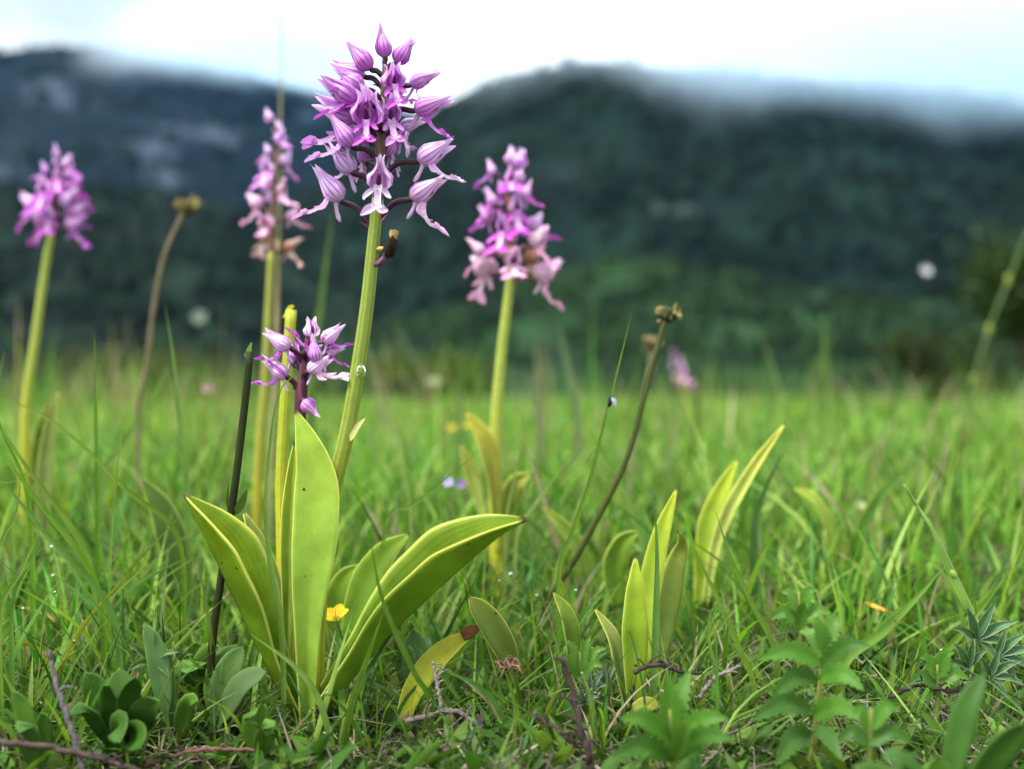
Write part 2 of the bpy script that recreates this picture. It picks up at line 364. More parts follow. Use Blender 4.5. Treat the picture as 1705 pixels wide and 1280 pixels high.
M_MTN1 = mat_hill('wooded_mountain', 1.3, (.0008, .0034, .0032), (.0045, .0150, .0098), (.035, .046, .045), .64)
M_MTN2 = mat_hill('rocky_mountain', 2.5, (.001, .004, .0075), (.005, .011, .016), (.042, .056, .078), .56)  # bluish tones carry part of the distance haze in the rock colour
GRN = [(.0016, .006, .0032), (.0036, .013, .0052), (.008, .024, .008), (.015, .039, .012)]
DGR = [(.0006, .0028, .0024), (.0011, .0048, .0036), (.0026, .0092, .0058), (.0052, .0155, .009)]
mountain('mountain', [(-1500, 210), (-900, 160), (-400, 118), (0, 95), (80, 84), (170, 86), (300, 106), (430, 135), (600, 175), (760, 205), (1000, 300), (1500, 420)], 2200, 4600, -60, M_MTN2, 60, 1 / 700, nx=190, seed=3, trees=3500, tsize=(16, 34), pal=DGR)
mountain('mountain', [(100, 560), (300, 470), (450, 380), (560, 300), (640, 240), (700, 196), (760, 158), (830, 128), (900, 117), (960, 106), (1050, 112), (1200, 122), (1400, 140), (1705, 178), (2100, 260), (2800, 330), (3600, 380)], 900, 2100, -50, M_MTN1, 28, 1 / 330, nx=230, seed=9, trees=13000, tsize=(7, 17), pal=DGR)
mountain('hill', [(-1200, 250), (-500, 285), (-100, 310), (150, 318), (330, 330), (480, 385), (600, 450), (720, 520), (900, 590), (1100, 640)], 500, 1500, -48, M_HILL2, 16, 1 / 220, nx=170, seed=14, trees=7000, tsize=(5, 12), pal=DGR)
mountain('hill', [(300, 660), (500, 600), (640, 552), (760, 512), (880, 472), (980, 438), (1060, 436), (1180, 452), (1320, 480), (1500, 500), (1705, 530), (2100, 520), (2700, 560)], 260, 640, -46, M_HILL1, 8, 1 / 110, nx=170, seed=21, trees=7000, tsize=(2.0, 5.5), pal=GRN)
def build_forest():                                   # the far wood: lumpy crowns joined in one mass
    u = np.linspace(0, 2 * math.pi, 6, endpoint=False); d = []
    for v in (.15, .9, 1.6, 2.3):
        d += [(math.sin(v) * math.cos(a + v), math.sin(v) * math.sin(a + v), math.cos(v)) for a in u]
    d = np.array(d); fq = grid_faces(4, 6, True); n = len(FOREST)
    pos = np.array([f[0] for f in FOREST]); s = np.array([f[1] for f in FOREST]); c = np.array([f[2] for f in FOREST])
    k = rng.uniform(.7, 1.25, (n, len(d), 1)); V = pos[:, None] + d[None] * k * (s[:, None, None] * np.array([.55, .55, .75])) + np.array([0, 0, .35]) * s[:, None, None]
    Fq = (fq[None] + (np.arange(n) * len(d))[:, None, None]).reshape(-1, 4); C = np.repeat(c, len(d), 0)
    o = obj('forest', mesh_np('forest', V.reshape(-1, 3), Fq, None, C), mat_plain('far_foliage', None, .9, .1, .3, .05, 0, 'v'))
    kind(o, 'stuff'); tag(o, 'dark green scrub wood covering the far mountain slopes', 'forest')
build_forest()

# ------------------------------------------------------------------ haze and low cloud
def box_mesh(name, a, b):
    V = [(x, y, z) for x in (a[0], b[0]) for y in (a[1], b[1]) for z in (a[2], b[2])]
    return mesh_np(name, V, [(0, 1, 3, 2), (4, 6, 7, 5), (0, 4, 5, 1), (2, 3, 7, 6), (0, 2, 6, 4), (1, 5, 7, 3)], smooth=False)
def build_haze():
    k = N('haze'); v = k.n('ShaderNodeVolumePrincipled'); v.inputs['Color'].default_value = (.14, .54, 1, 1); v.inputs['Density'].default_value = 0.55e-5
    k.put(k.out.inputs['Volume'], v.outputs[0])
    o = obj('haze', box_mesh('haze', (-9500, -60, -60), (9500, 9500, 1800)), k.m); kind(o, 'stuff'); tag(o, 'thin blue air in front of the far mountains', 'haze')
    def cloud(c, r, z0, sx, dens, fade, sc, aniso, label):
        k = N('low_cloud'); g = k.n('ShaderNodeNewGeometry').outputs['Position']; s = k.n('ShaderNodeSeparateXYZ'); k.put(s.inputs[0], g)
        lvl = k.math('ADD', s.outputs[2], k.math('MULTIPLY', s.outputs[0], sx))      # tilted cloud base
        nz_ = k.noise(g, sc, 3); lvl = k.math('ADD', lvl, k.math('MULTIPLY', k.math('SUBTRACT', nz_, .5), fade * 1.5))
        e = []                                                                       # thins out towards the ends of the bank
        for i in range(3):
            q = k.math('DIVIDE', k.math('SUBTRACT', s.outputs[i], c[i]), r[i]); e.append(k.math('MULTIPLY', q, q))
        rr = k.math('SUBTRACT', 1, k.ramp(k.math('ADD', k.math('ADD', e[0], e[1]), e[2]), .25, .95))
        dn = k.math('MULTIPLY', k.math('MULTIPLY', k.ramp(lvl, z0, z0 + fade), dens), rr)
        v = k.n('ShaderNodeVolumePrincipled'); v.inputs['Color'].default_value = (.76, .90, 1, 1); k.put(v.inputs['Density'], dn); k.put(k.out.inputs['Volume'], v.outputs[0])
        v.inputs['Anisotropy'].default_value = aniso
        o = obj('low_cloud', box_mesh('low_cloud', [p - q for p, q in zip(c, r)], [p + q for p, q in zip(c, r)]), k.m); kind(o, 'stuff'); tag(o, label, 'cloud')
    cloud((1150, 1950, 480), (1500, 480, 400), 430, .16, .0055, 220, 1 / 260, .6, 'white low cloud lying over the shoulder of the wooded mountain')
    cloud((-900, 4400, 1100), (900, 700, 420), 955, .05, .0050, 230, 1 / 500, .6, 'thin white mist drifting over the ridge of the rocky mountain')
build_haze()

# ------------------------------------------------------------------ orchid florets (shared meshes, unit length)
def sepal_mesh(name, phi, half, rr=.24, flare=.0, n=14, m=11, zmax=1.0, peak=.31):
    z = np.linspace(0, 1, n); prof = np.interp(z, [0, .06, .15, peak, .5, .7, .86, 1], [.22, .60, .88, 1, .74, .37, .16, .05])
    w = half * np.interp(z, [0, .3, .6, .85, 1], [1.0, 1.0, .92, .70, .10]); a = np.linspace(-1, 1, m); V = []; U = []
    for zi, pr, wi in zip(z, prof, w):
        for ai in a:
            q = phi + wi * ai; r = rr * (pr + flare * zi ** 4) * (1 + .05 * (1 - abs(ai)) - .03 * math.cos(q * 6))
            V.append((r * math.cos(q), r * math.sin(q), zi * zmax)); U.append(((ai + 1) / 2, zi))
    return mesh_np(name, V, grid_faces(n, m), U)
SEP = [sepal_mesh('sepal', math.pi, R(58), .205, .12), sepal_mesh('sepal', R(84), R(62), .22, .32, zmax=.94), sepal_mesh('sepal', R(-84), R(62), .22, .26, zmax=.97)]
SEPW = [sepal_mesh('sepal', math.pi, R(54), .31, .45, peak=.42), sepal_mesh('sepal', R(104), R(56), .35, .50, zmax=.96, peak=.42), sepal_mesh('sepal', R(-104), R(56), .35, .58, zmax=.93, peak=.42)]
PET = [sepal_mesh('petal', R(128), R(30), .19, .5, zmax=.84), sepal_mesh('petal', R(-128), R(30), .19, .5, zmax=.84)]
def lip_mesh(spread=1.0, curl=.16, seed=0):
    # little-man shape along +Z: narrow body, two arms near the root, two spreading legs at the end
    mb = MB(); rr = random.Random(seed)
    def strip(pts, wid, u0=.5, du=.3, v0=0, v1=1, n=9, m=5):
        p = crom(pts, n); T = nrm(np.gradient(p, axis=0)); S = nrm(np.cross(T, np.array([1., 0, 0]))); t = np.linspace(0, 1, n)
        w = np.interp(t, np.linspace(0, 1, len(wid)), wid); a = np.linspace(-1, 1, m)
        V = p[:, None] + S[:, None] * (a[None] * w[:, None])[..., None] + np.array([1., 0, 0]) * (-(a[None] ** 2) * w[:, None] * .55)[..., None]
        U = np.stack([u0 + du * np.tile(a, (n, 1)) * .5, np.tile((v0 + (v1 - v0) * t)[:, None], (1, m))], -1)
        mb.add(V.reshape(-1, 3), grid_faces(n, m), U.reshape(-1, 2))
    c = curl
    strip([(0, 0, 0), (c * .7, 0, .3), (c * .8, 0, .6), (c * .3, 0, .82)], [.15, .13, .12, .14, .20], .5, .6, 0, .7)
    for s in (-1, 1):
        e = rr.uniform(.85, 1.15)
        strip([(0.0, s * .05, .10), (c * .9, s * .20 * spread, .20), (c * .8, s * .33 * spread * e, .38 * e), (c * .4, s * .38 * spread, .48 * e)], [.07, .09, .10, .09, .03], .5 + s * .42, .1, .3, .75, 7)
        e = rr.uniform(.85, 1.15)
        strip([(c * .4, s * .04, .74), (c * .3, s * .20 * spread, .87), (c * .05, s * .38 * spread * e, .98 * e)], [.11, .15, .16, .11, .03], .5 + s * .42, .12, .7, 1, 7)
    strip([(c * .35, 0, .78), (c * .2, 0, .88), (c * .1, 0, .95)], [.06, .035, .008], .5, .2, .75, 1, 4)
    return mb.mesh('lip')
LIPS = [lip_mesh(1.0, .16, 1), lip_mesh(1.25, .10, 2), lip_mesh(.7, .26, 3)]
def spur_mesh():
    V, Fq, U = tube_data([(0, 0, 0), (-.04, 0, .35), (-.02, 0, .7), (.05, 0, 1)], [.17, .12, .125, .15, .09], 9, 8); return mesh_np('spur', V, Fq, U)
SPUR = spur_mesh()
def column_mesh():
    V, Fq, U = tube_data([(0, 0, 0), (0, 0, .5), (.1, 0, 1)], [.16, .34, .30, .1], 8, 8); return mesh_np('column', V, Fq, U)
COLUMN = column_mesh()
V_, F_, U_ = leaf_data([(0, 0, 0), (.06, 0, .5), (0.16, 0, 1)], .42, (1, 0, 0), fold=-.7, n=8, m=5); BRACT = mesh_np('bract', V_, F_, U_)
OVC = (.032, .009, .018)
def basis(x, y, z, s, loc):
    m = Matrix.Identity(4)
    for i, v in enumerate((x, y, z)):
        for j in range(3): m[j][i] = v[j] * (s[i] if hasattr(s, '__len__') else s)
    m.translation = loc; return m
def floret(orchid, A, B, T, L, color, lipcolor=None, spur=True, bract=True, wide=False, lip=True, roll=0.0, fat=1.12, arch=.16, bud=False, ovr=.0011, ovcol=OVC, lipn=None):
    A, B, T, L = (Vector(v) for v in (A, B, T, L)); O = orchid.location
    z = (T - B).normalized(); ln = (T - B).length; out = (L - B) - z * (L - B).dot(z)
    if out.length < 1e-5: out = Vector((0, -1, 0))
    out.normalize(); lat = z.cross(out)
    if roll: q = Matrix.Rotation(roll, 3, z); out = q @ out; lat = q @ lat
    mid = A.lerp(B, .5) + Vector((0, 0, arch * (B - A).length)); hin = B - z * (.05 * ln)
    V, Fq, U = tube_data([A, mid, hin, B + z * .06 * ln], [ovr * .8, ovr, ovr * 1.1, ovr * 1.05], 12, 8)
    fl = obj('floret', mesh_np('floret', V - np.array(A), Fq, U), M_RACHIS, orchid, A - O, ovcol)
    TA = Matrix.Translation(-A); vj = lambda c: [min(1, q * random.uniform(.92, 1.08)) for q in c]
    lipcolor = lipcolor or color
    for i, me in enumerate(SEPW if wide else SEP):
        q = Matrix.Rotation(random.gauss(0, .075), 3, lat) @ Matrix.Rotation(random.gauss(0, .075), 3, out); k = ln * random.uniform(.93, 1.04)
        obj('sepal', me, M_SEPAL, fl, None, vj(color), TA @ basis(q @ out, q @ lat, q @ z, (ln * fat, ln * fat, k), B))
    if bud: lip = spur = False
    if not bud:
        for me in PET: obj('petal', me, M_PETAL, fl, None, vj(lipcolor), TA @ basis(out, lat, z, (ln * fat, ln * fat, ln), B))
        obj('column', COLUMN, M_RACHIS, fl, None, (.05, .006, .035), TA @ basis(out, lat, z, (ln * .22, ln * .22, ln * .42), B + out * ln * .10 + z * ln * .10))
    if lip:
        root = B + z * (.20 * ln) + out * (.13 * ln * fat); d = L - root; dl = d.length; dz = d.normalized()
        ly = (lat - dz * lat.dot(dz)).normalized(); lx = ly.cross(dz)
        if lx.dot(z) < 0 and not wide: pass
        obj('lip', LIPS[lipn if lipn is not None else random.randrange(3)], M_LIP, fl, None, vj(lipcolor), TA @ basis(lx, ly, dz, dl, root))
    if spur:
        d = (-z * .85 + out * .42 + Vector((0, 0, -.35))).normalized(); sx = lat.cross(d).normalized(); sl = ln * .42
        obj('spur', SPUR, M_SPUR, fl, None, [min(1, c * .55 + .42 * k) for c, k in zip(color, (.80, .62, .82))], TA @ basis(sx, d.cross(sx), d, (sl * .8, sl * .8, sl), B + out * ln * .12 + z * ln * .06))
    if bract:
        d = (B - A).normalized(); s = d.cross(Vector((0, 1, 0.1))).normalized()
        obj('bract', BRACT, M_RACHIS, fl, None, (.20, .06, .17), TA @ basis(s, d.cross(s), d, min(.008, (B - A).length * .55), A))
    return fl
LIL, PALE, PUR, MAG = (.58, .25, .62), (.75, .50, .78), (.46, .15, .50), (.50, .085, .53)

# ------------------------------------------------------------------ the tall orchid
D0 = 0.457
def make_tall_orchid():
    base = on_ground(521, D0 + .002); base.z -= .004
    o = thing('orchid', base, 'tall flowering orchid with sharp lilac spike and broad folded leaves', 'orchid')
    st = [base, P(523, 1130, D0), P(533, 960, D0), P(553, 822, D0), P(577, 720, D0), P(598, 600, D0), P(612, 500, D0), P(622, 400, D0), P(629, 330, D0)]
    tube('stem', st, [.0045, .0042, .0038, .0036, .0034, .0032, .0030, .0028, .0025], M_STEM, o, base, (.21, .275, .04), n=60, seg=27, rib=.025)
    tube('spike_axis', [P(629, 334, D0), P(633, 250, D0), P(638, 160, D0), P(641, 98, D0)], [.0025, .0022, .0015, .0009], M_RACHIS, o, base, (.085, .055, .030), n=24, seg=12)
    def sx(py): return np.interp(py, [98, 160, 250, 334, 400], [641, 638, 633, 629, 622])
    def fl(b, t, l, ay, db=0, dt=0, dl=0, color=LIL, lc=None, **kw):
        m = .001
        return floret(o, P(sx(ay), ay, D0), P(*b, D0 - db * m), P(*t, D0 - dt * m), P(*l, D0 - dl * m), color, lc, **kw)
    fl((569, 334), (517, 272), (491, 360), 388, 1, 3, 4, PALE, roll=-.25, lipn=0)
    fl((684, 331), (748, 295), (742, 388), 372, 1, 3, 5, PALE, roll=.25, lipn=2)
    fl((631, 318), (632, 258), (626, 355), 345, 8, 14, 12, PALE, wide=True, lipn=1, fat=1.12)
    fl((696, 268), (764, 232), (772, 303), 300, 2, 4, 5, PALE, roll=.25, lipn=0)
    fl((588, 287), (546, 231), (548, 300), 322, 2, -2, -8, PALE, roll=-.2, lipn=0)
    fl((588, 244), (543, 184), (513, 264), 272, 6, 8, 9, LIL, PALE, roll=-.2, lipn=0, fat=1.1)
    fl((592, 200), (517, 162), (503, 242), 240, -3, -4, 0, LIL, roll=-.2, lipn=2)
    fl((596, 170), (524, 128), (532, 191), 210, 5, 7, 9, PUR, MAG, roll=-.35, lipn=1)
    fl((606, 148), (549, 112), (552, 150), 170, 4, 5, 8, LIL, MAG, roll=-.3, lipn=2)
    fl((607, 128), (547, 102), (560, 138), 150, -3, -3, 0, LIL, roll=-.3, lipn=0)
    fl((618, 115), (570, 67), (575, 130), 132, 1, 2, 0, PUR, bud=True, fat=1.2)
    fl((641, 97), (632, 37), (620, 80), 112, 0, 0, 4, PUR, bud=True, fat=1.1)
    fl((659, 106), (695, 62), (700, 110), 122, -2, -2, 0, PUR, bud=True, fat=1.2)
    fl((655, 146), (656, 104), (664, 176), 160, 7, 13, 12, LIL, MAG, wide=True, lipn=1, fat=1.35)
    fl((682, 142), (739, 122), (700, 168), 160, 0, 0, -2, LIL, roll=.3, lipn=2)
    fl((690, 184), (759, 162), (750, 231), 200, 3, 4, 6, LIL, MAG, roll=.3, lipn=0, fat=1.1)
    fl((613, 208), (606, 148), (609, 238), 222, 9, 17, 15, LIL, MAG, wide=True, lipn=1, fat=1.3)
    fl((650, 206), (648, 154), (660, 238), 226, 7, 14, 12, LIL, wide=True, lipn=0, fat=1.0)
    fl((666, 212), (710, 200), (678, 260), 240, -3, -5, -3, PALE, roll=.2, lipn=1)
    fl((618, 238), (590, 206), (602, 262), 256, -8, -10, -8, LIL, lipn=1)
    fl((660, 236), (690, 200), (690, 250), 262, -10, -13, -12, LIL, lipn=1)
    fl((650, 160), (684, 130), (690, 172), 188, -9, -12, -12, LIL, lipn=1)
    fl((610, 176), (575, 140), (578, 186), 200, -9, -12, -11, PUR, lipn=1)
    fl((622, 176), (596, 132), (584, 176), 190, 6, 8, 11, LIL, MAG, lipn=1, roll=-.5)
    fl((640, 262), (668, 226), (664, 290), 284, -6, -8, -4, LIL, PALE, lipn=1, roll=.4)
    fl((612, 272), (588, 236), (590, 300), 300, -7, -9, -6, LIL, PALE, lipn=2, roll=-.4)
    # a withered floret below the spike
    A = P(625, 441, D0 - .002)
    w = tube('withered_floret', [A, P(634, 436, D0 - .003), P(643, 425, D0 - .003)], [.0011, .0013, .0009], M_RACHIS, o, A, (.10, .035, .075), n=8, seg=8); w.location = A - base
    blob('dead_hood', P(650, 411, D0 - .003), (.0028, .0024, .0052), M_DRY, w, A, (.022, .015, .008), lump=.75, fr=2.6, seed=4, axis=Vector((.35, 0, 1)))
    blob('dead_tip', P(655, 392, D0 - .003), (.0022, .0018, .0023), M_DRY, w, A, (.40, .27, .12), lump=.7, fr=3, seed=9, axis=Vector((.3, 0, 1)))
    blob('dead_lip', P(635, 415, D0 - .002), (.0022, .001, .001), M_DRY, w, A, (.50, .30, .10), lump=.6, fr=3, seed=2)
    obj('bract', BRACT, M_RACHIS, w, None, (.3, .16, .24), basis(Vector((1, 0, 0)), Vector((0, 1, 0)), Vector((.5, 0, .86)), .006, P(638, 432, D0 - .004) - A))
    # sheath lip on the stem
    leaf('sheath', [P(583, 735, D0 - .0035), P(594, 712, D0 - .002), P(609, 695, D0)], .0032, (-.4, -1, .2), M_OLEAF, o, base, (.42, .42, .16), n=8, m=5, fold=.3)
    # broad folded leaves
    GD = (.145, .25, .02)
    lf = lambda pts, w, nh, c, **k: leaf('leaf', [P(*q) for q in pts], w, nh, M_OLEAF, o, base, c, thick=.0007, n=44, m=13, prof=prof_orchid, wave=.02, **k)
    lf([(508, 1215, D0 + .001), (472, 1165, D0 - .003), (430, 1082, D0 - .007), (385, 985, D0 - .010), (337, 885, D0 - .012), (306, 824, D0 - .012)], .040, (.93, -.34, .3), (.15, .255, .014), fold=[1.0, 1.12, 1.15, 1.1, .9], cup=.25)
    lf([(514, 1225, D0 - .005), (512, 1100, D0 - .010), (515, 1000, D0 - .012), (524, 900, D0 - .012), (527, 800, D0 - .009), (510, 730, D0 - .006), (492, 683, D0 - .003)], .0195, (.05, -1, .25), (.25, .39, .05), fold=[.9, .5, .18, .15, .3], cup=.3)
    lf([(524, 1215, D0 + .001), (560, 1165, D0 - .004), (640, 1066, D0 - .012), (735, 975, D0 - .020), (815, 905, D0 - .026), (850, 880, D0 - .028), (877, 866, D0 - .029)], .042, (-.62, -.36, .72), GD, fold=[1.0, 1.1, 1.1, 1.05, .8], cup=.25)
    return o
make_tall_orchid()
def wdrop(name, p, r, label, cat='drop', group=None, sq=(1, 1, 1)):
    o = blob(name, (0, 0, 0), (r * sq[0], r * sq[1], r * sq[2]), M_WATER, nu=16, nv=10); o.location = p; return tag(o, label, cat, group)
wdrop('water_drop', P(601, 619, D0 - .0028), .0027, 'clear water drop clinging to the tall orchid stem', sq=(.8, .7, 1.1))

# ------------------------------------------------------------------ the short orchid beside it
def make_short_orchid():
    D = .468; base = on_ground(497, D); base.z -= .003; m = .001
    o = thing('orchid', base, 'short orchid with a few lilac flowers behind the upright leaf', 'orchid')
    tube('stem', [base, P(498, 1000, D), P(500, 800, D), P(499, 690, D)], [.0030, .0028, .0024, .0022], M_STEM, o, base, (.24, .30, .05), n=24, seg=18, rib=.02)
    tube('spike_axis', [P(499, 700, D), P(502, 650, D), P(509, 600, D), P(513, 560, D)], [.0026, .0028, .0021, .0012], M_RACHIS, o, base, (.060, .018, .030), n=14, seg=10)
    sx = lambda py: np.interp(py, [560, 600, 650, 700], [513, 509, 502, 499])
    def fl(b, t, l, ay, db=0, dt=0, dl=0, color=PALE, lc=MAG, **kw):
        return floret(o, P(sx(ay), ay, D), P(*b, D - db * m), P(*t, D - dt * m), P(*l, D - dl * m), color, lc, **kw)
    PL = (.74, .55, .75)
    fl((484, 580), (437, 551), (424, 597), 612, 2, 3, 5, PALE, roll=-.2, lipn=2)
    fl((507, 588), (540, 575), (486, 551), 606, 5, 0, 10, LIL, lipn=1, spur=False)
    fl((478, 628), (434, 594), (420, 637), 660, 2, 2, 3, PALE, roll=-.25, lipn=2)
    fl((527, 604), (518, 553), (560, 600), 630, 9, 11, 10, LIL, lip=False, roll=.3)
    fl((519, 561), (517, 526), (540, 560), 578, 0, 0, 4, (.84, .72, .84), wide=True, lip=False)
    fl((537, 570), (573, 537), (587, 572), 590, 0, -2, 0, PL, roll=.3, lipn=2, fat=1.2)
    fl((541, 588), (576, 576), (580, 610), 604, -3, -3, -3, PALE, lipn=0)
    fl((513, 619), (553, 592), (581, 627), 636, 8, 9, 9, PALE, PALE, roll=.3, lipn=0, fat=1.25)
    fl((490, 606), (492, 562), (470, 600), 628, -6, -7, -6, LIL, lip=False)
    fl((505, 667), (533, 697), (545, 680), 672, 5, 8, 12, LIL, bud=True, fat=1.5, arch=-.1)
    leaf('leaf', [P(478, 1190, D), P(479, 1000, D + .004), P(481, 880, D + .006), P(486, 780, D + .006), P(490, 735, D + .004)], .0085, (.3, -1, .1), M_OLEAF, o, base, (.29, .41, .06), thick=.0006, n=26, m=9, prof=prof_orchid, fold=.5)
    leaf('leaf', [P(498, 1180, D + .01), P(452, 990, D + .012), P(425, 900, D + .014), P(405, 850, D + .014)], .012, (.6, -1, .3), M_OLEAF, o, base, (.17, .24, .06), thick=.0006, n=20, m=7, prof=prof_orchid, fold=.5)
    return o
make_short_orchid()

# ------------------------------------------------------------------ orchids further off
def spike_orchid(label, D, stem_px, rad, spike, n, ln, color, lip, withered=0, seed=0, leaves=(), axis_c=(.07, .03, .035), ring=.0085, stemc=(.30, .36, .06), top=None):
    rr = random.Random(seed); base = on_ground(stem_px[0][0], D); base.z -= .003
    o = thing('orchid', base, label, 'orchid')
    pts = [base] + [P(x, y, D) for x, y in stem_px[1:]]
    tube('stem', pts, rad, M_STEM, o, base, stemc, n=30, seg=18, rib=.02)
    sp = crom([P(x, y, D) for x, y in spike], 40)
    tube('spike_axis', sp[::5], [rad[-1] * .95, rad[-1] * .7, rad[-1] * .35], M_RACHIS, o, base, axis_c, n=20, seg=8)
    for i in range(n):
        t = (i + .3) / n; k = min(39, int(t * 39)); A = Vector(sp[k]); ph = i * 2.4 + rr.uniform(-.35, .35); h = Vector((math.cos(ph), math.sin(ph) * .95, 0))
        s = ln * (1.08 - .38 * t) * rr.uniform(.85, 1.12); r = ring * (1.1 - .65 * t) * rr.uniform(.85, 1.2)
        B = A + h * r + Vector((0, 0, .0055)); T = B + (h * (.8 - .5 * t) + Vector((0, 0, .45 + .75 * t))).normalized() * s
        L = B + (h * .8 - Vector((0, 0, .55 + rr.uniform(-.3, .4)))).normalized() * s * rr.uniform(1.0, 1.35)
        wd = i < withered
        if wd and rr.random() < .36:
            c = (.42, .22, .09); lc = (.60, .42, .32)
        elif wd: c = (.80, .54, .66); lc = (.78, .40, .60)
        else:
            q = rr.uniform(0, 1); c = tuple(a * (1 - q) + b * q for a, b in zip(color, PALE)); lc = lip
        floret(o, A, B, T, L, c, lc, wide=rr.random() < .45, bud=(t > .88), fat=1.15, ovcol=(.10, .045, .035) if wd else OVC, bract=False)
    for pts_, w, c in leaves:
        leaf('leaf', [P(*q) for q in pts_], w, (.3, -1, .3), M_OLEAF, o, base, c, thick=.0006, n=24, m=7, prof=prof_orchid, fold=.45)
    return o
spike_orchid('fresh purple orchid leaning over a yellowish stem beside the curved seed stalk', .80, [(40, 900), (43, 690), (58, 570), (78, 430), (88, 385)], [.0040, .0038, .0033, .0029, .0026],
    [(88, 395), (91, 345), (97, 300), (102, 272)], 16, .0162, LIL, MAG, seed=3, ring=.0112, leaves=[([(52, 880, .79), (66, 760, .785), (84, 690, .78), (100, 650, .78)], .014, (.14, .2, .03))])
spike_orchid('slim fading orchid with sparse peach and pink flowers beside a dry stalk', .72, [(425, 900), (430, 780), (441, 640), (447, 520), (452, 420)], [.0034, .0032, .0030, .0028, .0024],
    [(452, 430), (455, 360), (458, 290), (461, 200)], 13, .0136, PALE, LIL, withered=6, seed=8, axis_c=(.10, .07, .03), ring=.009, stemc=(.26, .28, .05))
spike_orchid('half withered orchid with bright magenta top and brown lower florets', .66, [(830, 900), (825, 800), (826, 700), (836, 580), (846, 500), (851, 450)], [.0048, .0046, .0042, .0036, .0031, .0028],
    [(848, 480), (850, 430), (851, 370), (846, 320), (848, 275)], 20, .0172, LIL, MAG, withered=7, seed=5, axis_c=(.16, .075, .03), ring=.0135,
    leaves=[([(826, 890, .652), (822, 800, .648), (808, 735, .645), (775, 684, .645)], .013, (.30, .32, .05)), ([(836, 890, .66), (846, 840, .655), (858, 805, .652), (885, 790, .65)], .013, (.20, .26, .05)), ([(812, 890, .67), (790, 810, .68), (768, 740, .68)], .010, (.24, .30, .06))])
spike_orchid('tiny far orchid with two pale pink tufts of flowers on green stem', 1.45, [(1165, 800), (1158, 720), (1138, 655), (1128, 625)], [.003, .003, .0025, .002],
    [(1140, 650), (1128, 618), (1120, 588)], 8, .0105, (.66, .3, .5), (.7, .35, .55), seed=2, ring=.006)

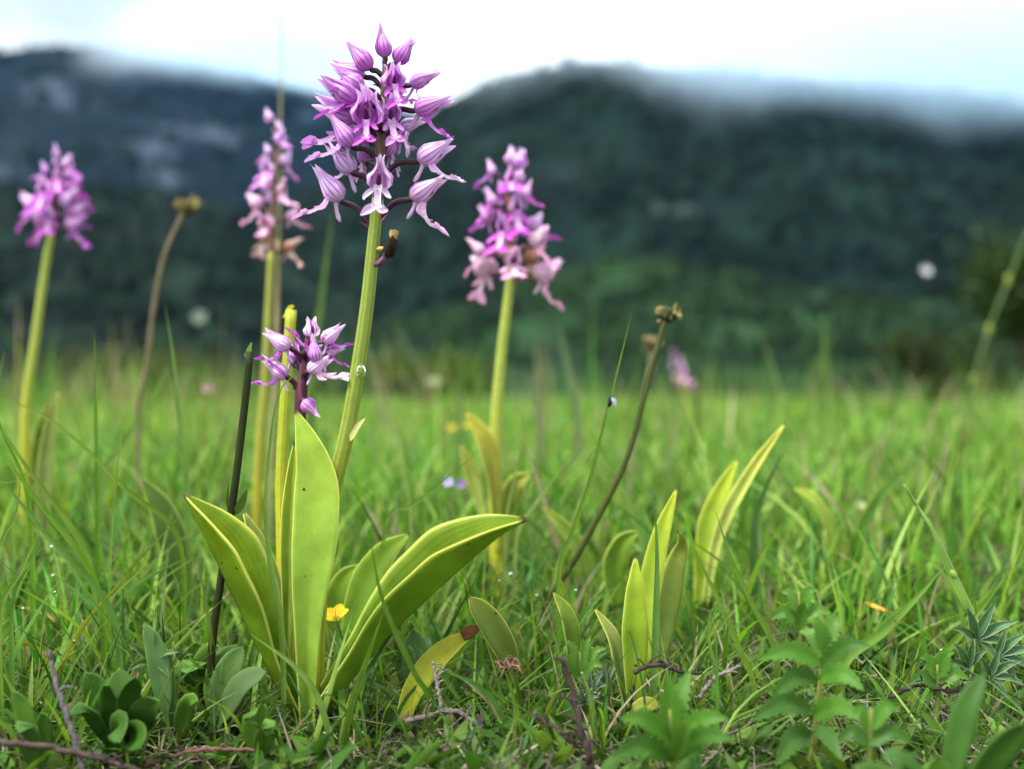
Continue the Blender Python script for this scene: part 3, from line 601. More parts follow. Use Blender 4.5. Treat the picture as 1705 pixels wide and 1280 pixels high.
# ------------------------------------------------------------------ single grass blades and stalks that stand out
def down(pts):                                   # carry the last traced point on down to the ground
    x, y, d = pts[-1]; q = on_ground(x, d); p = P(x, y, d); r = [P(*k) for k in pts]
    if p.z > q.z + .002: r.append(Vector((q.x, q.y, q.z - .003)))
    return r[::-1]
GREEN, YGREEN, BGREEN, DRY = (.085, .19, .014), (.15, .235, .018), (.06, .16, .028), (.40, .31, .17)
def grass_blade(label, pts, wpx, color=GREEN, nh=None, fold=.35, **kw):
    q = down(pts); b = q[0]; w = wpx / F * pts[0][2]
    nh = nh or (random.uniform(-.4, .4), -1, .15)
    o = leaf('grass_shoot', q, w, nh, M_BLADE, None, b, color, n=26, m=5, prof=prof_blade, fold=fold, **kw); o.location = b
    return tag(o, label, 'grass')
for a in [
 ('tall upright grass blade beside the curved seed stalk', [(157, 546, .56), (159, 640, .56), (161, 760, .56), (163, 900, .56)], 9, (.07, .17, .015)),
 ('tall grass blade leaning left behind the broad left leaf', [(274, 503, .60), (288, 590, .60), (300, 700, .60), (314, 830, .60)], 10, (.09, .18, .04)),
 ('blurred pale grass blade crossing behind the leaning blade', [(286, 600, .72), (250, 670, .72), (205, 740, .72), (170, 800, .72)], 12, (.13, .21, .06)),
 ('bent grass blade with a dry tip rising beside tall grass', [(275, 606, .64), (291, 660, .64), (302, 740, .64), (308, 800, .64)], 7, (.15, .2, .06)),
 ('thin straight grass blade with pale tip left of the broad leaf', [(208, 686, .50), (198, 760, .50), (188, 870, .50), (183, 985, .50)], 6, (.10, .19, .03)),
 ('long grass blade arching flat over the turf below the leftmost orchid', [(-30, 652, .52), (60, 685, .52), (130, 735, .52), (210, 815, .52), (300, 905, .53)], 8, (.10, .18, .02)),
 ('grass blade bowing its tip over the short orchid', [(509, 640, .440), (499, 627, .440), (483, 628, .440), (463, 660, .440), (450, 740, .440), (443, 850, .440), (452, 950, .441), (470, 1060, .443)], 10, (.11, .20, .035)),
 ('slim grass blade carrying a small fly', [(1052, 519, .50), (1036, 585, .50), (1014, 670, .50), (985, 790, .50), (955, 880, .50), (930, 960, .50)], 8, (.10, .20, .02)),
 ('narrow upright grass blade before the small yellow green leaves', [(1090, 838, .445), (1094, 920, .445), (1092, 1050, .445), (1086, 1190, .445)], 13, (.07, .15, .035)),
 ('grass blade leaning left above the toothed herb', [(1190, 846, .48), (1214, 920, .48), (1250, 1000, .48), (1292, 1092, .48)], 9, (.09, .175, .02)),
 ('grass blade leaning left with dry pointed tip beside the leaf pair', [(1139, 872, .46), (1166, 935, .46), (1202, 1010, .46), (1240, 1100, .46), (1255, 1140, .46)], 10, (.11, .19, .03)),
 ('broad flat grass blade lying diagonally toward the dark soil', [(1572, 942, .50), (1530, 990, .50), (1470, 1050, .49), (1405, 1105, .48)], 17, (.10, .20, .025)),
 ('long grass blade lying low across the jointed stalk', [(1680, 950, .46), (1620, 1030, .46), (1550, 1110, .455), (1455, 1210, .45)], 14, (.09, .18, .02)),
 ('grass blade crossing the face of the right orchid leaf', [(614, 880, .415), (629, 968, .418), (648, 1028, .420), (690, 1120, .425), (716, 1168, .43)], 10, (.08, .17, .02)),
 ('dark grass blade slanting before the base of the right leaf', [(640, 1012, .415), (616, 1080, .415), (582, 1185, .42), (570, 1268, .425)], 12, (.09, .18, .02)),
 ('dewy grass blade sloping past the foot of the tall orchid', [(410, 1050, .425), (488, 1106, .425), (530, 1162, .425), (560, 1270, .425)], 11, (.12, .20, .04)),
 ('long grass blade rising to the right of the withered orchid', [(973, 737, .60), (935, 780, .60), (890, 840, .60), (860, 900, .60)], 8, (.13, .20, .05)),
 ('thin seed tipped blade standing beside the withered orchid', [(878, 690, .62), (868, 740, .62), (856, 800, .62), (842, 880, .62)], 6, (.14, .2, .05)),
 ('pale blade with tall dry tip behind the right leaf', [(654, 672, .60), (668, 740, .60), (680, 820, .60), (684, 900, .60)], 6, (.16, .22, .06)),
 ('fine blade slanting up from the right leaf toward the withered orchid', [(806, 745, .52), (750, 790, .52), (690, 840, .52), (640, 880, .52)], 6, (.10, .18, .03)),
 ('coarse blade slanting right of the fly blade', [(970, 700, .64), (1010, 760, .64), (1050, 840, .63), (1075, 930, .62)], 9, (.08, .16, .03)),
 ('dark green blade leaning beside the pale folded leaf', [(1312, 742, .60), (1285, 790, .60), (1262, 850, .60), (1255, 900, .60)], 14, (.045, .11, .03)),
 ('dark broad blade arching over the right turf', [(1512, 780, .66), (1478, 810, .66), (1445, 860, .66), (1425, 920, .66)], 20, (.06, .15, .02)),
 ('looped fine blade curling over near the toothed herb', [(1235, 1075, .46), (1195, 1010, .46), (1180, 1030, .46), (1185, 1090, .46), (1215, 1140, .46)], 6, (.12, .2, .03)),
 ('short curled straw coloured blade in the right turf', [(1305, 975, .52), (1330, 965, .52), (1360, 985, .52), (1368, 1050, .52)], 6, (.22, .24, .09)),
 ('slender blade tip entering beside the leftmost orchid stem', [(10, 580, .55), (0, 620, .55), (-10, 700, .55), (-20, 800, .55)], 8, (.11, .19, .04)),
 ('very fine blurred stalk beyond the main spike', [(556, 345, .95), (545, 420, .95), (535, 500, .95), (520, 620, .95)], 16, (.06, .12, .03)),
 ('blurred upright blade far off between the hills and turf', [(1372, 520, 1.6), (1372, 600, 1.6), (1370, 700, 1.6)], 14, (.07, .13, .03)),
 ('blurred green blade behind the withered orchid stem', [(770, 596, 1.0), (768, 680, 1.0), (765, 760, 1.0)], 9, (.08, .15, .05)),
 ('pale blurred blade standing near the dark seed head', [(893, 570, 1.1), (895, 640, 1.1), (897, 720, 1.1)], 16, (.16, .17, .10)),
 ('tall blurred blade leaning in the middle of the far turf', [(930, 540, 1.1), (945, 610, 1.1), (960, 690, 1.1)], 14, (.10, .15, .08)),
]: grass_blade(*a)
# coarse blades fanning out at the left edge
for i, (x0, y0, x1, y1, x2, y2, d, w) in enumerate([(-40, 700, 60, 830, 165, 985, .47, 11), (-50, 640, 40, 770, 150, 940, .50, 11), (-30, 760, 70, 880, 190, 1030, .45, 12),
        (36, 742, 28, 850, -12, 960, .44, 8), (66, 766, 30, 800, -30, 850, .44, 7), (-20, 640, 5, 720, 50, 850, .50, 10), (70, 872, 36, 950, 0, 1030, .43, 12), (85, 890, 50, 940, 20, 1020, .43, 9)]):
    o = grass_blade('coarse green grass blade fanning out at the left meadow edge', [(x0, y0, d), (x1, y1, d), (x2, y2, d + .005)], w, random.choice([GREEN, (.07, .16, .03), (.11, .19, .03)]))
    o['group'] = 'coarse blades at the left meadow edge'

def stalk(name, label, cat, pts, r0, r1, color, mat=M_STEMV, group=None, n=28):
    q = down(pts); b = q[0]
    t = thing(name, b, label, cat, group); tube('stem', q, [r0, r1], mat, t, b, color, n=n, seg=9); return t, b, q
def seed_head(label, pts, rpx, color, headc, r):
    d = pts[0][2]; t, b, q = stalk('seed_head', label, 'seed head', pts, r * 1.1, r, color)
    c = q[-1]; R_ = rpx / F * d
    h = blob('head', c, (R_, R_, R_ * .8), M_DRY, t, b, headc, lump=.5, fr=5, seed=rpx)
    for i in range(22):                                       # dry bracts round the head
        a = i * 2.4; e = -.3 + 1.1 * i / 22; dr = Vector((math.cos(a) * math.cos(e), math.sin(a) * math.cos(e), math.sin(e)))
        p0 = c + dr * R_ * .8; p1 = c + (dr + Vector((0, 0, .1 + .3 * math.sin(i * 5)))) * R_ * 1.25; p2 = p1 + (dr * .4 + Vector((0, 0, -.15))) * R_
        leaf('bract', [p0, p1, p2], R_ * .5, dr.cross(Vector((.2, .1, 1))), M_DRY, t, b, random.choice([(.22, .17, .07), (.12, .10, .04), (.05, .05, .02)]), n=5, m=3)
seed_head('curved brown stalk with a round olive seed head beside the leftmost orchid', [(312, 345, .80), (300, 365, .80), (272, 430, .80), (256, 510, .80), (244, 610, .80), (230, 690, .80)], 15, (.13, .105, .06), (.09, .08, .02), .0016)
seed_head('slanting dark stalk with a fringed dark green seed head', [(1113, 524, .57), (1104, 545, .57), (1078, 640, .565), (1045, 760, .56), (1002, 850, .56), (958, 930, .56), (905, 1020, .56)], 15, (.035, .042, .008), (.025, .035, .012), .0015)
seed_head('small blurred brown seed head behind the dark fringed one', [(1086, 571, .78), (1080, 620, .78), (1062, 720, .78), (1050, 800, .78)], 12, (.14, .15, .07), (.13, .10, .05), .0013)
def cut_stalk(label, pts, r, color, cutc, mat, torn=2.4):
    t, b, q = stalk('cut_stem', label, 'stem', pts, r * 1.15, r, color, mat)
    c = q[-1]; leaf('torn_end', [c - Vector((r * .5, 0, r * 1.5)), c + Vector((-r * .2, 0, r * .5)), c + Vector((r * .5, 0, r * torn))], r * 2.2, (.2, -1, .1), M_LEAF, t, b, cutc, n=8, m=5, prof=lambda k: 1 - k * .85)
    return t, b
t, b = cut_stalk('dark brown green stem with torn top beside the short orchid', [(416, 585, .452), (411, 640, .452), (402, 720, .452), (388, 830, .452), (370, 950, .452), (352, 1090, .452)], .00155, (.016, .020, .004), (.13, .24, .03), M_STEMV)
leaf('leaflet', [P(388, 858, .452), P(402, 838, .450), P(412, 812, .449)], .0035, (.3, -1, .2), M_LEAF, t, b, (.06, .11, .02), n=8, m=5)
leaf('leaflet', [P(384, 856, .452), P(379, 835, .450), P(381, 802, .449)], .0014, (.3, -1, .2), M_LEAF, t, b, (.06, .10, .02), n=8, m=3)
cut_stalk('yellow green cut stalk standing behind the short orchid', [(485, 516, .52), (481, 570, .52), (474, 680, .52), (468, 800, .52), (470, 930, .52)], .0026, (.36, .40, .03), (.42, .44, .05), M_STEM, .6)
t, b, q = stalk('grass_stalk', 'very tall thin dry grass stalk rising past the slim fading orchid', 'grass', [(470, -20, .86), (468, 130, .86), (466, 260, .86), (464, 420, .86), (458, 600, .86), (446, 800, .86)], .0010, .0007, (.22, .20, .11))
stalk('grass_stalk', 'dry brown stalk standing close behind the slim fading orchid', 'grass', [(463, 400, .74), (462, 500, .74), (458, 640, .74), (450, 800, .74)], .0017, .0015, (.24, .20, .11))
t, b, q = stalk('grass_stalk', 'tall blurred jointed grass stalk leaning beside the right shrub', 'grass', [(1712, 385, 1.5), (1678, 470, 1.5), (1650, 540, 1.5), (1620, 640, 1.5), (1610, 720, 1.5)], .0024, .0018, (.07, .11, .04))
for i in (9, 15, 21): k = crom(q, 28)[i]; blob('joint', k, (.0042, .0042, .010), M_STEMV, t, b, (.14, .18, .03))
t, b, q = stalk('jointed_stalk', 'thick jointed grass stalk with swollen node in the right turf', 'grass', [(1505, 806, .49), (1532, 850, .49), (1552, 880, .485), (1588, 955, .48), (1622, 1030, .475), (1650, 1090, .472), (1676, 1145, .47)], .0026, .0006, (.12, .22, .04), M_STEM)
leaf('sheath', [P(1622, 1030, .472), P(1590, 955, .477), P(1562, 895, .482), P(1545, 858, .486)], .0062, (.2, -1, .3), M_BLADE, t, b, (.13, .24, .04), n=12, m=5, fold=-.8)
blob('node', P(1588, 957, .478), (.0015, .0015, .0026), M_STEM, t, b, (.15, .25, .06), axis=Vector((-.5, 0, .9)))

# small fly on the slim blade
fp = P(1016, 668, .4985); fl_ = thing('fly', fp, 'small dark fly with pale wings on the slim grass blade', 'fly')
blob('body', (0, 0, 0), (.0011, .0011, .0028), M_DRY, fl_, None, (.012, .016, .02), axis=Vector((.25, 0, 1)))
for s in (-1, 1): leaf('wing', [Vector((.0004, -.0008, .002)), Vector((.0018, -.0012 + s * .0006, 0)), Vector((.0020, -.0010 + s * .0012, -.003))], .0022, (.3, -1, .1), M_FLOWER, fl_, None, (.24, .29, .32), n=6, m=3)

# ------------------------------------------------------------------ groups of broad leaves
_ps_t = np.linspace(-.1, 1.1, 400); _ps = np.interp(_ps_t, [-.1, 0, .3, .55, .78, .93, 1, 1.1], [.45, .5, .82, 1, .72, .30, .05, -.3]); _k2 = np.hanning(41); _ps = np.convolve(np.pad(_ps, 20, mode='edge'), _k2 / _k2.sum(), 'valid')
def prof_spear(t): return np.clip(np.interp(t, _ps_t, _ps), .03, 2)
def leaf_plant(name, label, cat, base, leaves, mat=M_OLEAF, prof=prof_spear, thick=.0005, group=None, n=22, m=7):
    b = Vector(base); t = thing(name, b, label, cat, group)
    for pts, wpx, nh, c, fo in leaves:
        d = pts[-1][2]; leaf('leaf', [P(*q) for q in pts], wpx * .78 / F * d, nh, mat, t, b, c, thick=thick, n=n, m=m, prof=prof, fold=fo)
    return t
YL, YG2, OL = (.31, .42, .04), (.24, .36, .03), (.13, .24, .02)
leaf_plant('leaf_shoot', 'yellow green orchid shoot with upright pointed leaves before the dry twigs', 'plant', on_ground(1062, .448), [
    ([(1058, 1190, .448), (1057, 1120, .446), (1057, 1010, .444), (1058, 926, .446)], 62, (.1, -1, .1), YG2, .25),
    ([(1045, 1180, .45), (1032, 1120, .447), (1018, 1060, .445), (990, 1012, .446)], 44, (.5, -1, .2), (.21, .27, .08), .6),
    ([(1040, 1215, .44), (1062, 1183, .437), (1085, 1172, .44), (1104, 1178, .446)], 40, (0, -.6, .8), (.30, .32, .06), .3)])
leaf_plant('leaf_shoot', 'single bright leaf spear rising behind the upright pointed leaves', 'plant', on_ground(1078, .50), [
    ([(1070, 1130, .50), (1080, 1000, .50), (1098, 900, .50), (1127, 812, .50)], 52, (-.2, -1, .1), YL, .35),
    ([(1090, 1130, .52), (1120, 960, .52), (1135, 905, .52), (1128, 884, .515)], 60, (.2, -1, .3), (.18, .25, .05), .2)])
leaf_plant('leaf_shoot', 'pale folded leaf pair pointing right over the middle turf', 'plant', on_ground(1180, .58), [
    ([(1175, 1010, .58), (1200, 890, .58), (1250, 790, .58), (1308, 704, .58)], 46, (-.5, -1, .2), (.40, .46, .12), .9),
    ([(1165, 1010, .585), (1180, 880, .585), (1205, 810, .585), (1229, 764, .585)], 55, (-.3, -1, .2), YL, .5)])
leaf_plant('leaf_shoot', 'small dark green tongue leaf with pale rim right of the tall orchid', 'plant', on_ground(862, .455), [
    ([(872, 1195, .455), (852, 1110, .452), (820, 1045, .450), (780, 992, .450)], 62, (.5, -1, .3), (.11, .17, .02), .25)], prof=prof_spoon)
t = leaf_plant('leaf_shoot', 'short tilted yellow leaf with a brown rotten tip', 'plant', on_ground(672, .445), [
    ([(668, 1215, .445), (690, 1150, .442), (735, 1090, .440), (794, 1045, .440)], 62, (-.4, -1, .5), (.30, .33, .028), .3)])
leaf('rotten_tip', [P(770, 1059, .4392), P(784, 1051, .4392), P(797, 1043, .4392)], 26 / F * .44, (-.4, -1, .5), M_DRY, t, t.location, (.085, .036, .012), thick=.0009, n=8, m=5, fold=.3, prof=lambda k: .62 + .38 * np.sin(math.pi * k) - .3 * k)
leaf_plant('leaf_shoot', 'small curved green leaf tip between the tall orchid and the leaf spear', 'plant', on_ground(946, .48), [
    ([(952, 1120, .48), (952, 1065, .478), (942, 1020, .478), (921, 985, .48)], 42, (.4, -1, .2), (.11, .19, .02), .4)])
leaf_plant('leaf_shoot', 'blurred narrow leaf leaning left behind the right orchid leaf tip', 'plant', on_ground(975, .62), [
    ([(985, 1000, .62), (965, 920, .62), (935, 875, .62), (902, 843, .62)], 40, (.4, -1, .2), (.14, .22, .03), .4)])
leaf_plant('leaf_shoot', 'two broad olive leaves half hidden behind the right orchid leaf', 'plant', on_ground(600, .52), [
    ([(580, 1080, .52), (605, 990, .52), (640, 925, .52), (682, 888, .52)], 80, (-.3, -1, .3), OL, .3), ([(570, 1090, .53), (560, 1010, .53), (575, 960, .53), (600, 940, .53)], 60, (0, -1, .3), OL, .3)])
leaf_plant('leaf_shoot', 'broad dark green leaf behind the tip of the left orchid leaf', 'plant', on_ground(280, .60), [
    ([(290, 1010, .60), (290, 920, .60), (270, 850, .60), (236, 796, .60)], 66, (.3, -1, .2), (.06, .12, .02), .3)])
leaf_plant('leaf_shoot', 'arched yellow green leaf bending over in the right turf', 'plant', on_ground(1372, .66), [
    ([(1385, 960, .66), (1378, 890, .66), (1355, 835, .66), (1318, 812, .66)], 52, (.5, -.6, .6), (.22, .31, .04), .4)])
leaf_plant('leaf_shoot', 'broad half round olive leaf low in the middle turf', 'plant', on_ground(1050, .58), [
    ([(1030, 1010, .58), (1020, 950, .58), (1035, 905, .58), (1064, 884, .58)], 62, (.3, -1, .3), OL, .4)])
leaf_plant('leaf_shoot', 'pale fresh leaves standing in the turf below the leftmost orchid', 'plant', on_ground(80, .66), [
    ([(70, 930, .66), (76, 800, .66), (86, 700, .66), (98, 648, .66)], 40, (0, -1, .1), (.17, .23, .06), .4), ([(60, 930, .66), (62, 860, .66), (60, 800, .66)], 40, (0, -1, .1), (.1, .17, .03), .4)])

# spoon-leaved plants in the lower left
def spoon_plant(label, px, d, lf, seed):
    rr = random.Random(seed); b = on_ground(px, d); t = thing('spoon_leaved_herb', b, label, 'herb')
    for x, y, dd, wpx, nh, c in lf:
        tip = P(x, y, d + dd); mid = b.lerp(tip, .55) + Vector((0, 0, .006 + rr.uniform(0, .006)))
        leaf('leaf', [b, mid, tip], wpx * .8 / F * d, nh, M_LEAF, t, b, c, thick=.0004, n=18, m=7, prof=prof_spoon, fold=.2)
    return t
H1, H2, H3 = (.038, .105, .012), (.06, .135, .022), (.075, .17, .018)
spoon_plant('low herb of dark rounded leaves clustered at the lower left', 195, .420, [(140, 1118, 0, 62, (-.2, -.8, .7), H1), (200, 1110, .01, 66, (.2, -.7, .7), H2), (182, 1140, -.02, 60, (0, -1, .5), H1), (225, 1125, -.025, 46, (.5, -1, .2), H1), (265, 1165, -.02, 60, (.3, -1, .3), H2), (235, 1245, -.03, 66, (.1, -1, .5), H1), (200, 1235, -.03, 60, (-.2, -1, .4), H1), (115, 1190, -.02, 50, (-.4, -1, .4), H1)], 4)
spoon_plant('herb with one pale folded leaf raised on a thin stalk', 285, .43, [(240, 1036, 0, 46, (.4, -1, .2), (.10, .20, .06)), (262, 1060, .005, 40, (.1, -1, .3), H2), (330, 1165, -.01, 40, (.3, -1, .5), H3)], 6)
spoon_plant('grey green spoon leaf bending right under the left orchid leaf', 338, .44, [(444, 1118, -.005, 62, (-.2, -.75, .75), (.075, .13, .045)), (405, 1075, .01, 60, (.2, -1, .4), (.07, .14, .03)), (395, 1072, .02, 70, (-.2, -1, .5), H2)], 7)
spoon_plant('broad torn leaf rosette behind the grey green spoon leaf', 330, .47, [(322, 1070, 0, 90, (.1, -1, .6), H3), (368, 1078, -.01, 80, (.2, -.8, .6), (.08, .16, .02)), (290, 1090, 0, 70, (-.3, -1, .5), H2), (310, 1120, -.02, 80, (0, -.8, .7), H3)], 9)
spoon_plant('round leaved herb between the right orchid leaf and the brown tipped leaf', 690, .47, [(690, 1045, 0, 55, (.1, -1, .5), (.07, .15, .05)), (715, 1060, .01, 50, (.3, -1, .5), (.07, .15, .05)), (665, 1070, 0, 50, (-.3, -1, .5), (.07, .14, .04))], 12)
spoon_plant('blurred broad leaves in the bottom right corner', 1560, .335, [(1470, 1262, -.01, 80, (-.3, -.5, 1), H1), (1560, 1255, .0, 84, (.1, -.7, .8), H3), (1610, 1262, .01, 66, (.3, -.8, .8), H1), (1420, 1275, 0, 70, (-.4, -.6, .8), H2), (1640, 1120, .01, 56, (-.5, -1, .2), H1), (1712, 1200, 0, 84, (.4, -1, .2), H1)], 15)
spoon_plant('pointed green leaf pair low at the left of the foreground twig', 60, .40, [(20, 1150, 0, 40, (.2, -1, .3), H3), (80, 1190, 0, 44, (.2, -1, .3), H1), (30, 1220, -.01, 50, (0, -1, .6), H2)], 17)
spoon_plant('fresh three lobed leaf cluster at the foot of the tall orchid', 425, .415, [(440, 1170, 0, 46, (.3, -1, .5), H3), (415, 1195, -.01, 50, (-.2, -.8, .7), H3), (455, 1210, -.01, 44, (.4, -.8, .7), H3)], 18)

# toothed herbs
def toothed_herb(label, px, d, stem_top, leaves, stemc=(.12, .15, .03), depth=.34):
    b = on_ground(px, d); t = thing('toothed_herb', b, label, 'herb'); top = P(*stem_top)
    tube('stem', [b - Vector((0, 0, .004)), b.lerp(top, .5) + Vector((.001, 0, 0)), top], [.0013, .0011, .0007], M_STEMV, t, b, stemc, n=10, seg=7)
    for (rx, ry), (tx, ty), dd, wpx, c in leaves:
        r = P(rx, ry, d); e = P(tx, ty, d + dd); m_ = r.lerp(e, .5) + Vector((0, 0, .004))
        leaf('leaf', [r, m_, e], wpx * .62 / F * d, ((r.x - e.x) * 15 + random.uniform(-.2, .2), -1, .55), M_LEAF, t, b, c, n=46, m=7, teeth=9, depth=depth, fold=.3)
    return t
T1, T2, T3 = (.055, .15, .015), (.04, .11, .015), (.08, .18, .025)
toothed_herb('blurred toothed herb with upright bright leaf before the leaf shoot', 1120, .375, (1115, 1180, .375), [((1118, 1230), (1110, 1118), .0, 66, T1), ((1118, 1230), (1150, 1115), .01, 60, T1), ((1118, 1240), (1030, 1195), -.01, 66, T1), ((1118, 1240), (1215, 1195), -.01, 64, T1), ((1118, 1262), (1015, 1262), -.02, 70, T2), ((1118, 1262), (1225, 1230), -.02, 66, T2), ((1118, 1270), (1165, 1200), -.02, 50, T3)])
toothed_herb('branching toothed herb with yellowish stem right of the twigs', 1345, .40, (1372, 1060, .405), [((1372, 1085), (1352, 1030), 0, 52, T1), ((1372, 1085), (1400, 1025), .005, 56, T3), ((1368, 1105), (1262, 1098), -.01, 58, T1), ((1366, 1112), (1450, 1075), -.01, 56, T2), ((1362, 1130), (1285, 1160), -.01, 56, T2), ((1362, 1130), (1440, 1150), -.015, 54, T1), ((1352, 1180), (1250, 1200), -.02, 60, T2), ((1352, 1190), (1440, 1200), -.02, 60, T1), ((1350, 1220), (1290, 1275), -.02, 66, T2), ((1350, 1220), (1400, 1265), -.02, 60, T2), ((1372, 1100), (1330, 1050), .01, 46, T3)], (.20, .20, .05))
toothed_herb('small bright feathery herb behind the dark foreground twig', 965, .455, (965, 1085, .455), [((965, 1120), (940, 1065), 0, 34, T3), ((965, 1120), (985, 1060), 0, 34, T3), ((968, 1125), (1010, 1078), 0, 34, T3), ((962, 1130), (930, 1095), 0, 32, T1), ((966, 1135), (1005, 1110), -.005, 32, T3)], depth=.5)
toothed_herb('leafy toothed herb at the middle right behind the branching one', 1330, .50, (1330, 985, .50), [((1330, 1020), (1300, 985), 0, 40, T3), ((1330, 1020), (1362, 980), 0, 42, T1), ((1330, 1035), (1282, 1030), 0, 44, T1), ((1330, 1040), (1385, 1020), 0, 40, T3), ((1330, 1050), (1345, 1000), -.01, 36, T3)])
toothed_herb('low toothed herb beside the thick jointed stalk', 1560, .45, (1560, 1105, .45), [((1560, 1130), (1530, 1095), 0, 40, T1), ((1560, 1130), (1590, 1085), 0, 42, T1), ((1560, 1145), (1510, 1140), 0, 40, T2), ((1560, 1145), (1615, 1130), 0, 40, T3)])
toothed_herb('nettle like foreground shoot at the bottom right of the branching herb', 1440, .355, (1450, 1180, .355), [((1448, 1215), (1420, 1190), 0, 40, T1), ((1448, 1215), (1500, 1180), 0, 44, T1), ((1446, 1240), (1395, 1235), 0, 44, T2), ((1446, 1240), (1520, 1235), 0, 44, T2)])

# palmate silver-edged herb at the right
def palmate(label, px, d, heads, c):
    b = on_ground(px, d); t = thing('silver_edged_herb', b, label, 'herb')
    for hx, hy, dd, rpx, n, a0, sp in heads:
        h = P(hx, hy, d + dd); tube('leaf_stalk', [b, b.lerp(h, .6) + Vector((.002, 0, .002)), h], [.0006, .0005], M_STEMV, t, b, (.10, .15, .05), n=8, seg=6)
        for i in range(n):
            a = a0 + sp * (i / (n - 1) - .5); L_ = rpx * 1.3 / F * d * (.75 + .35 * math.sin(math.pi * (i + .5) / n)); dr = Vector((math.cos(a), -.35, math.sin(a))).normalized()
            e = h + dr * L_; leaf('leaflet', [h, h.lerp(e, .5) + Vector((0, -.001, .0015)), e], L_ * .26, (math.sin(a) * -.5, -1, math.cos(a) * .4 + .3), M_SILVER, t, b, c, n=10, m=7, fold=.55)
palmate('silver edged herb with finger like leaflets in the right turf', 1640, .455, [(1625, 1063, 0, 52, 6, .9, 3.6), (1660, 1090, -.01, 45, 5, .2, 2.4), (1612, 1110, 0, 42, 5, 2.2, 2.6), (1648, 1125, -.01, 40, 5, .6, 3.2)], (.05, .12, .05))
palmate('small silver edged leaflets above the dark rounded leaves', 262, .435, [(256, 1098, 0, 40, 5, 1.4, 4.2), (300, 1100, 0, 26, 4, 1.2, 1.4)], (.06, .12, .03))
palmate('tiny grey leaved sprig at the foot of the leaf shoot', 1000, .45, [(985, 1150, 0, 30, 5, 1.7, 2.6), (1010, 1140, 0, 34, 4, 1.5, 1.6), (975, 1170, -.005, 26, 5, 2.0, 3)], (.10, .15, .10))

# ------------------------------------------------------------------ small flowers
def cup_flower(label, cat, px, py, d, rpx, color, npet=5, open_=.6, facing=(0, -.6, 1), stemc=(.12, .2, .04), cen=(.5, .4, .03)):
    c = P(px, py, d); b = G(c.x + .004, c.y); t = thing('flower', b, label, cat); fz = Vector(facing).normalized(); X = fz.orthogonal().normalized(); Y = fz.cross(X); r = rpx / F * d
    tube('stem', [b, b.lerp(c, .6) + Vector((.003, 0, 0)), c], [.0008, .0006], M_STEMV, t, b, stemc, n=10, seg=6)
    for i in range(npet):
        a = i * 2 * math.pi / npet + .4; o_ = X * math.cos(a) + Y * math.sin(a)
        leaf('petal', [c, c + o_ * r * open_ + fz * r * .35, c + o_ * r * (open_ + .4) + fz * r * (1.25 - open_)], r * 1.1, fz - o_ * .6, M_FLOWER, t, b, color, n=9, m=7, prof=lambda k: np.clip(np.sin(math.pi * np.clip(k * .85 + .12, 0, 1)), 0.05, 1) ** .6, fold=.3)
    blob('centre', c + fz * r * .2, (r * .22,) * 3, M_FLOWER, t, b, cen, nu=8, nv=6)
YEL = (.80, .58, .01)
cup_flower('small yellow cup flower peeping out between the tall orchid leaves', 'flower', 561, 1032, .478, 24, YEL, facing=(-.2, -.4, 1))
cup_flower('blurred yellow flower in the turf left of the withered orchid', 'flower', 752, 716, 1.1, 9, (.42, .36, .015))
cup_flower('second blurred yellow flower close to the withered orchid leaf', 'flower', 778, 712, 1.05, 8, (.42, .36, .015))
cup_flower('lone blurred yellow flower in the far middle turf', 'flower', 956, 718, 1.3, 9, (.42, .36, .015))
cup_flower('pale violet flower low in the turf above the right leaf', 'flower', 746, 803, .66, 8, (.36, .30, .55), open_=.8, facing=(0, -1, .5))
cup_flower('darker violet flower beside the pale violet one', 'flower', 766, 806, .66, 8, (.22, .13, .36), open_=.8, facing=(.2, -1, .4))
cup_flower('white flower far off before the dark hillside', 'flower', 1541, 452, 1.9, 8, (.45, .45, .50), open_=.8, facing=(0, -1, .5), stemc=(.03, .05, .02))
cup_flower('small pale flower before the dark wooded slope at the left', 'flower', 333, 530, 2.2, 11, (.14, .19, .16), open_=.8, facing=(0, -1, .5), stemc=(.03, .05, .02))
cup_flower('small dull pink flower in the blurred left turf', 'flower', 346, 648, 1.2, 8, (.30, .15, .18), open_=.8, facing=(0, -1, .6))
cup_flower('pale closed flower in the blurred turf right of the arched leaf', 'flower', 1432, 848, .72, 13, (.26, .33, .16), open_=.5)
cup_flower('greenish white far flower behind the right orchid leaf', 'flower', 722, 640, 1.6, 12, (.20, .25, .14), open_=.7)

# ------------------------------------------------------------------ twigs, straw, thatch
def twig(label, pts, r, color, side=6, seed=0):
    rr = random.Random(seed); r *= .75; q = [P(*k) for k in pts]; b = q[0]; t = thing('twig', b, label, 'twig')
    p = crom(q, 24); p = p + np.array([[rr.uniform(-1, 1) * r * .5 for _ in range(3)] for _ in range(24)])
    tube('branch', p, [r * 1.1, r, r * .9, r * .7], M_TWIG, t, b, color, n=40, seg=7)
    for i in range(side):
        k = p[rr.randrange(3, 22)]; a = rr.uniform(0, 6.28); dr = Vector((math.cos(a), rr.uniform(-.6, .6), abs(math.sin(a)) * .8 + .1)) * r * rr.uniform(3, 8)
        tube('side_shoot', [k, Vector(k) + dr * .5 + Vector((0, 0, r)), Vector(k) + dr], [r * .55, r * .45, r * .3], M_TWIG, t, b, color, n=6, seg=5)
TW, TG = (.035, .024, .02), (.10, .08, .07)
twig('dark knobbly twig rising blurred at the bottom middle', [(990, 1290, .385), (972, 1230, .385), (955, 1160, .388), (938, 1092, .39)], .0016, (.035, .022, .02), 5, 1)
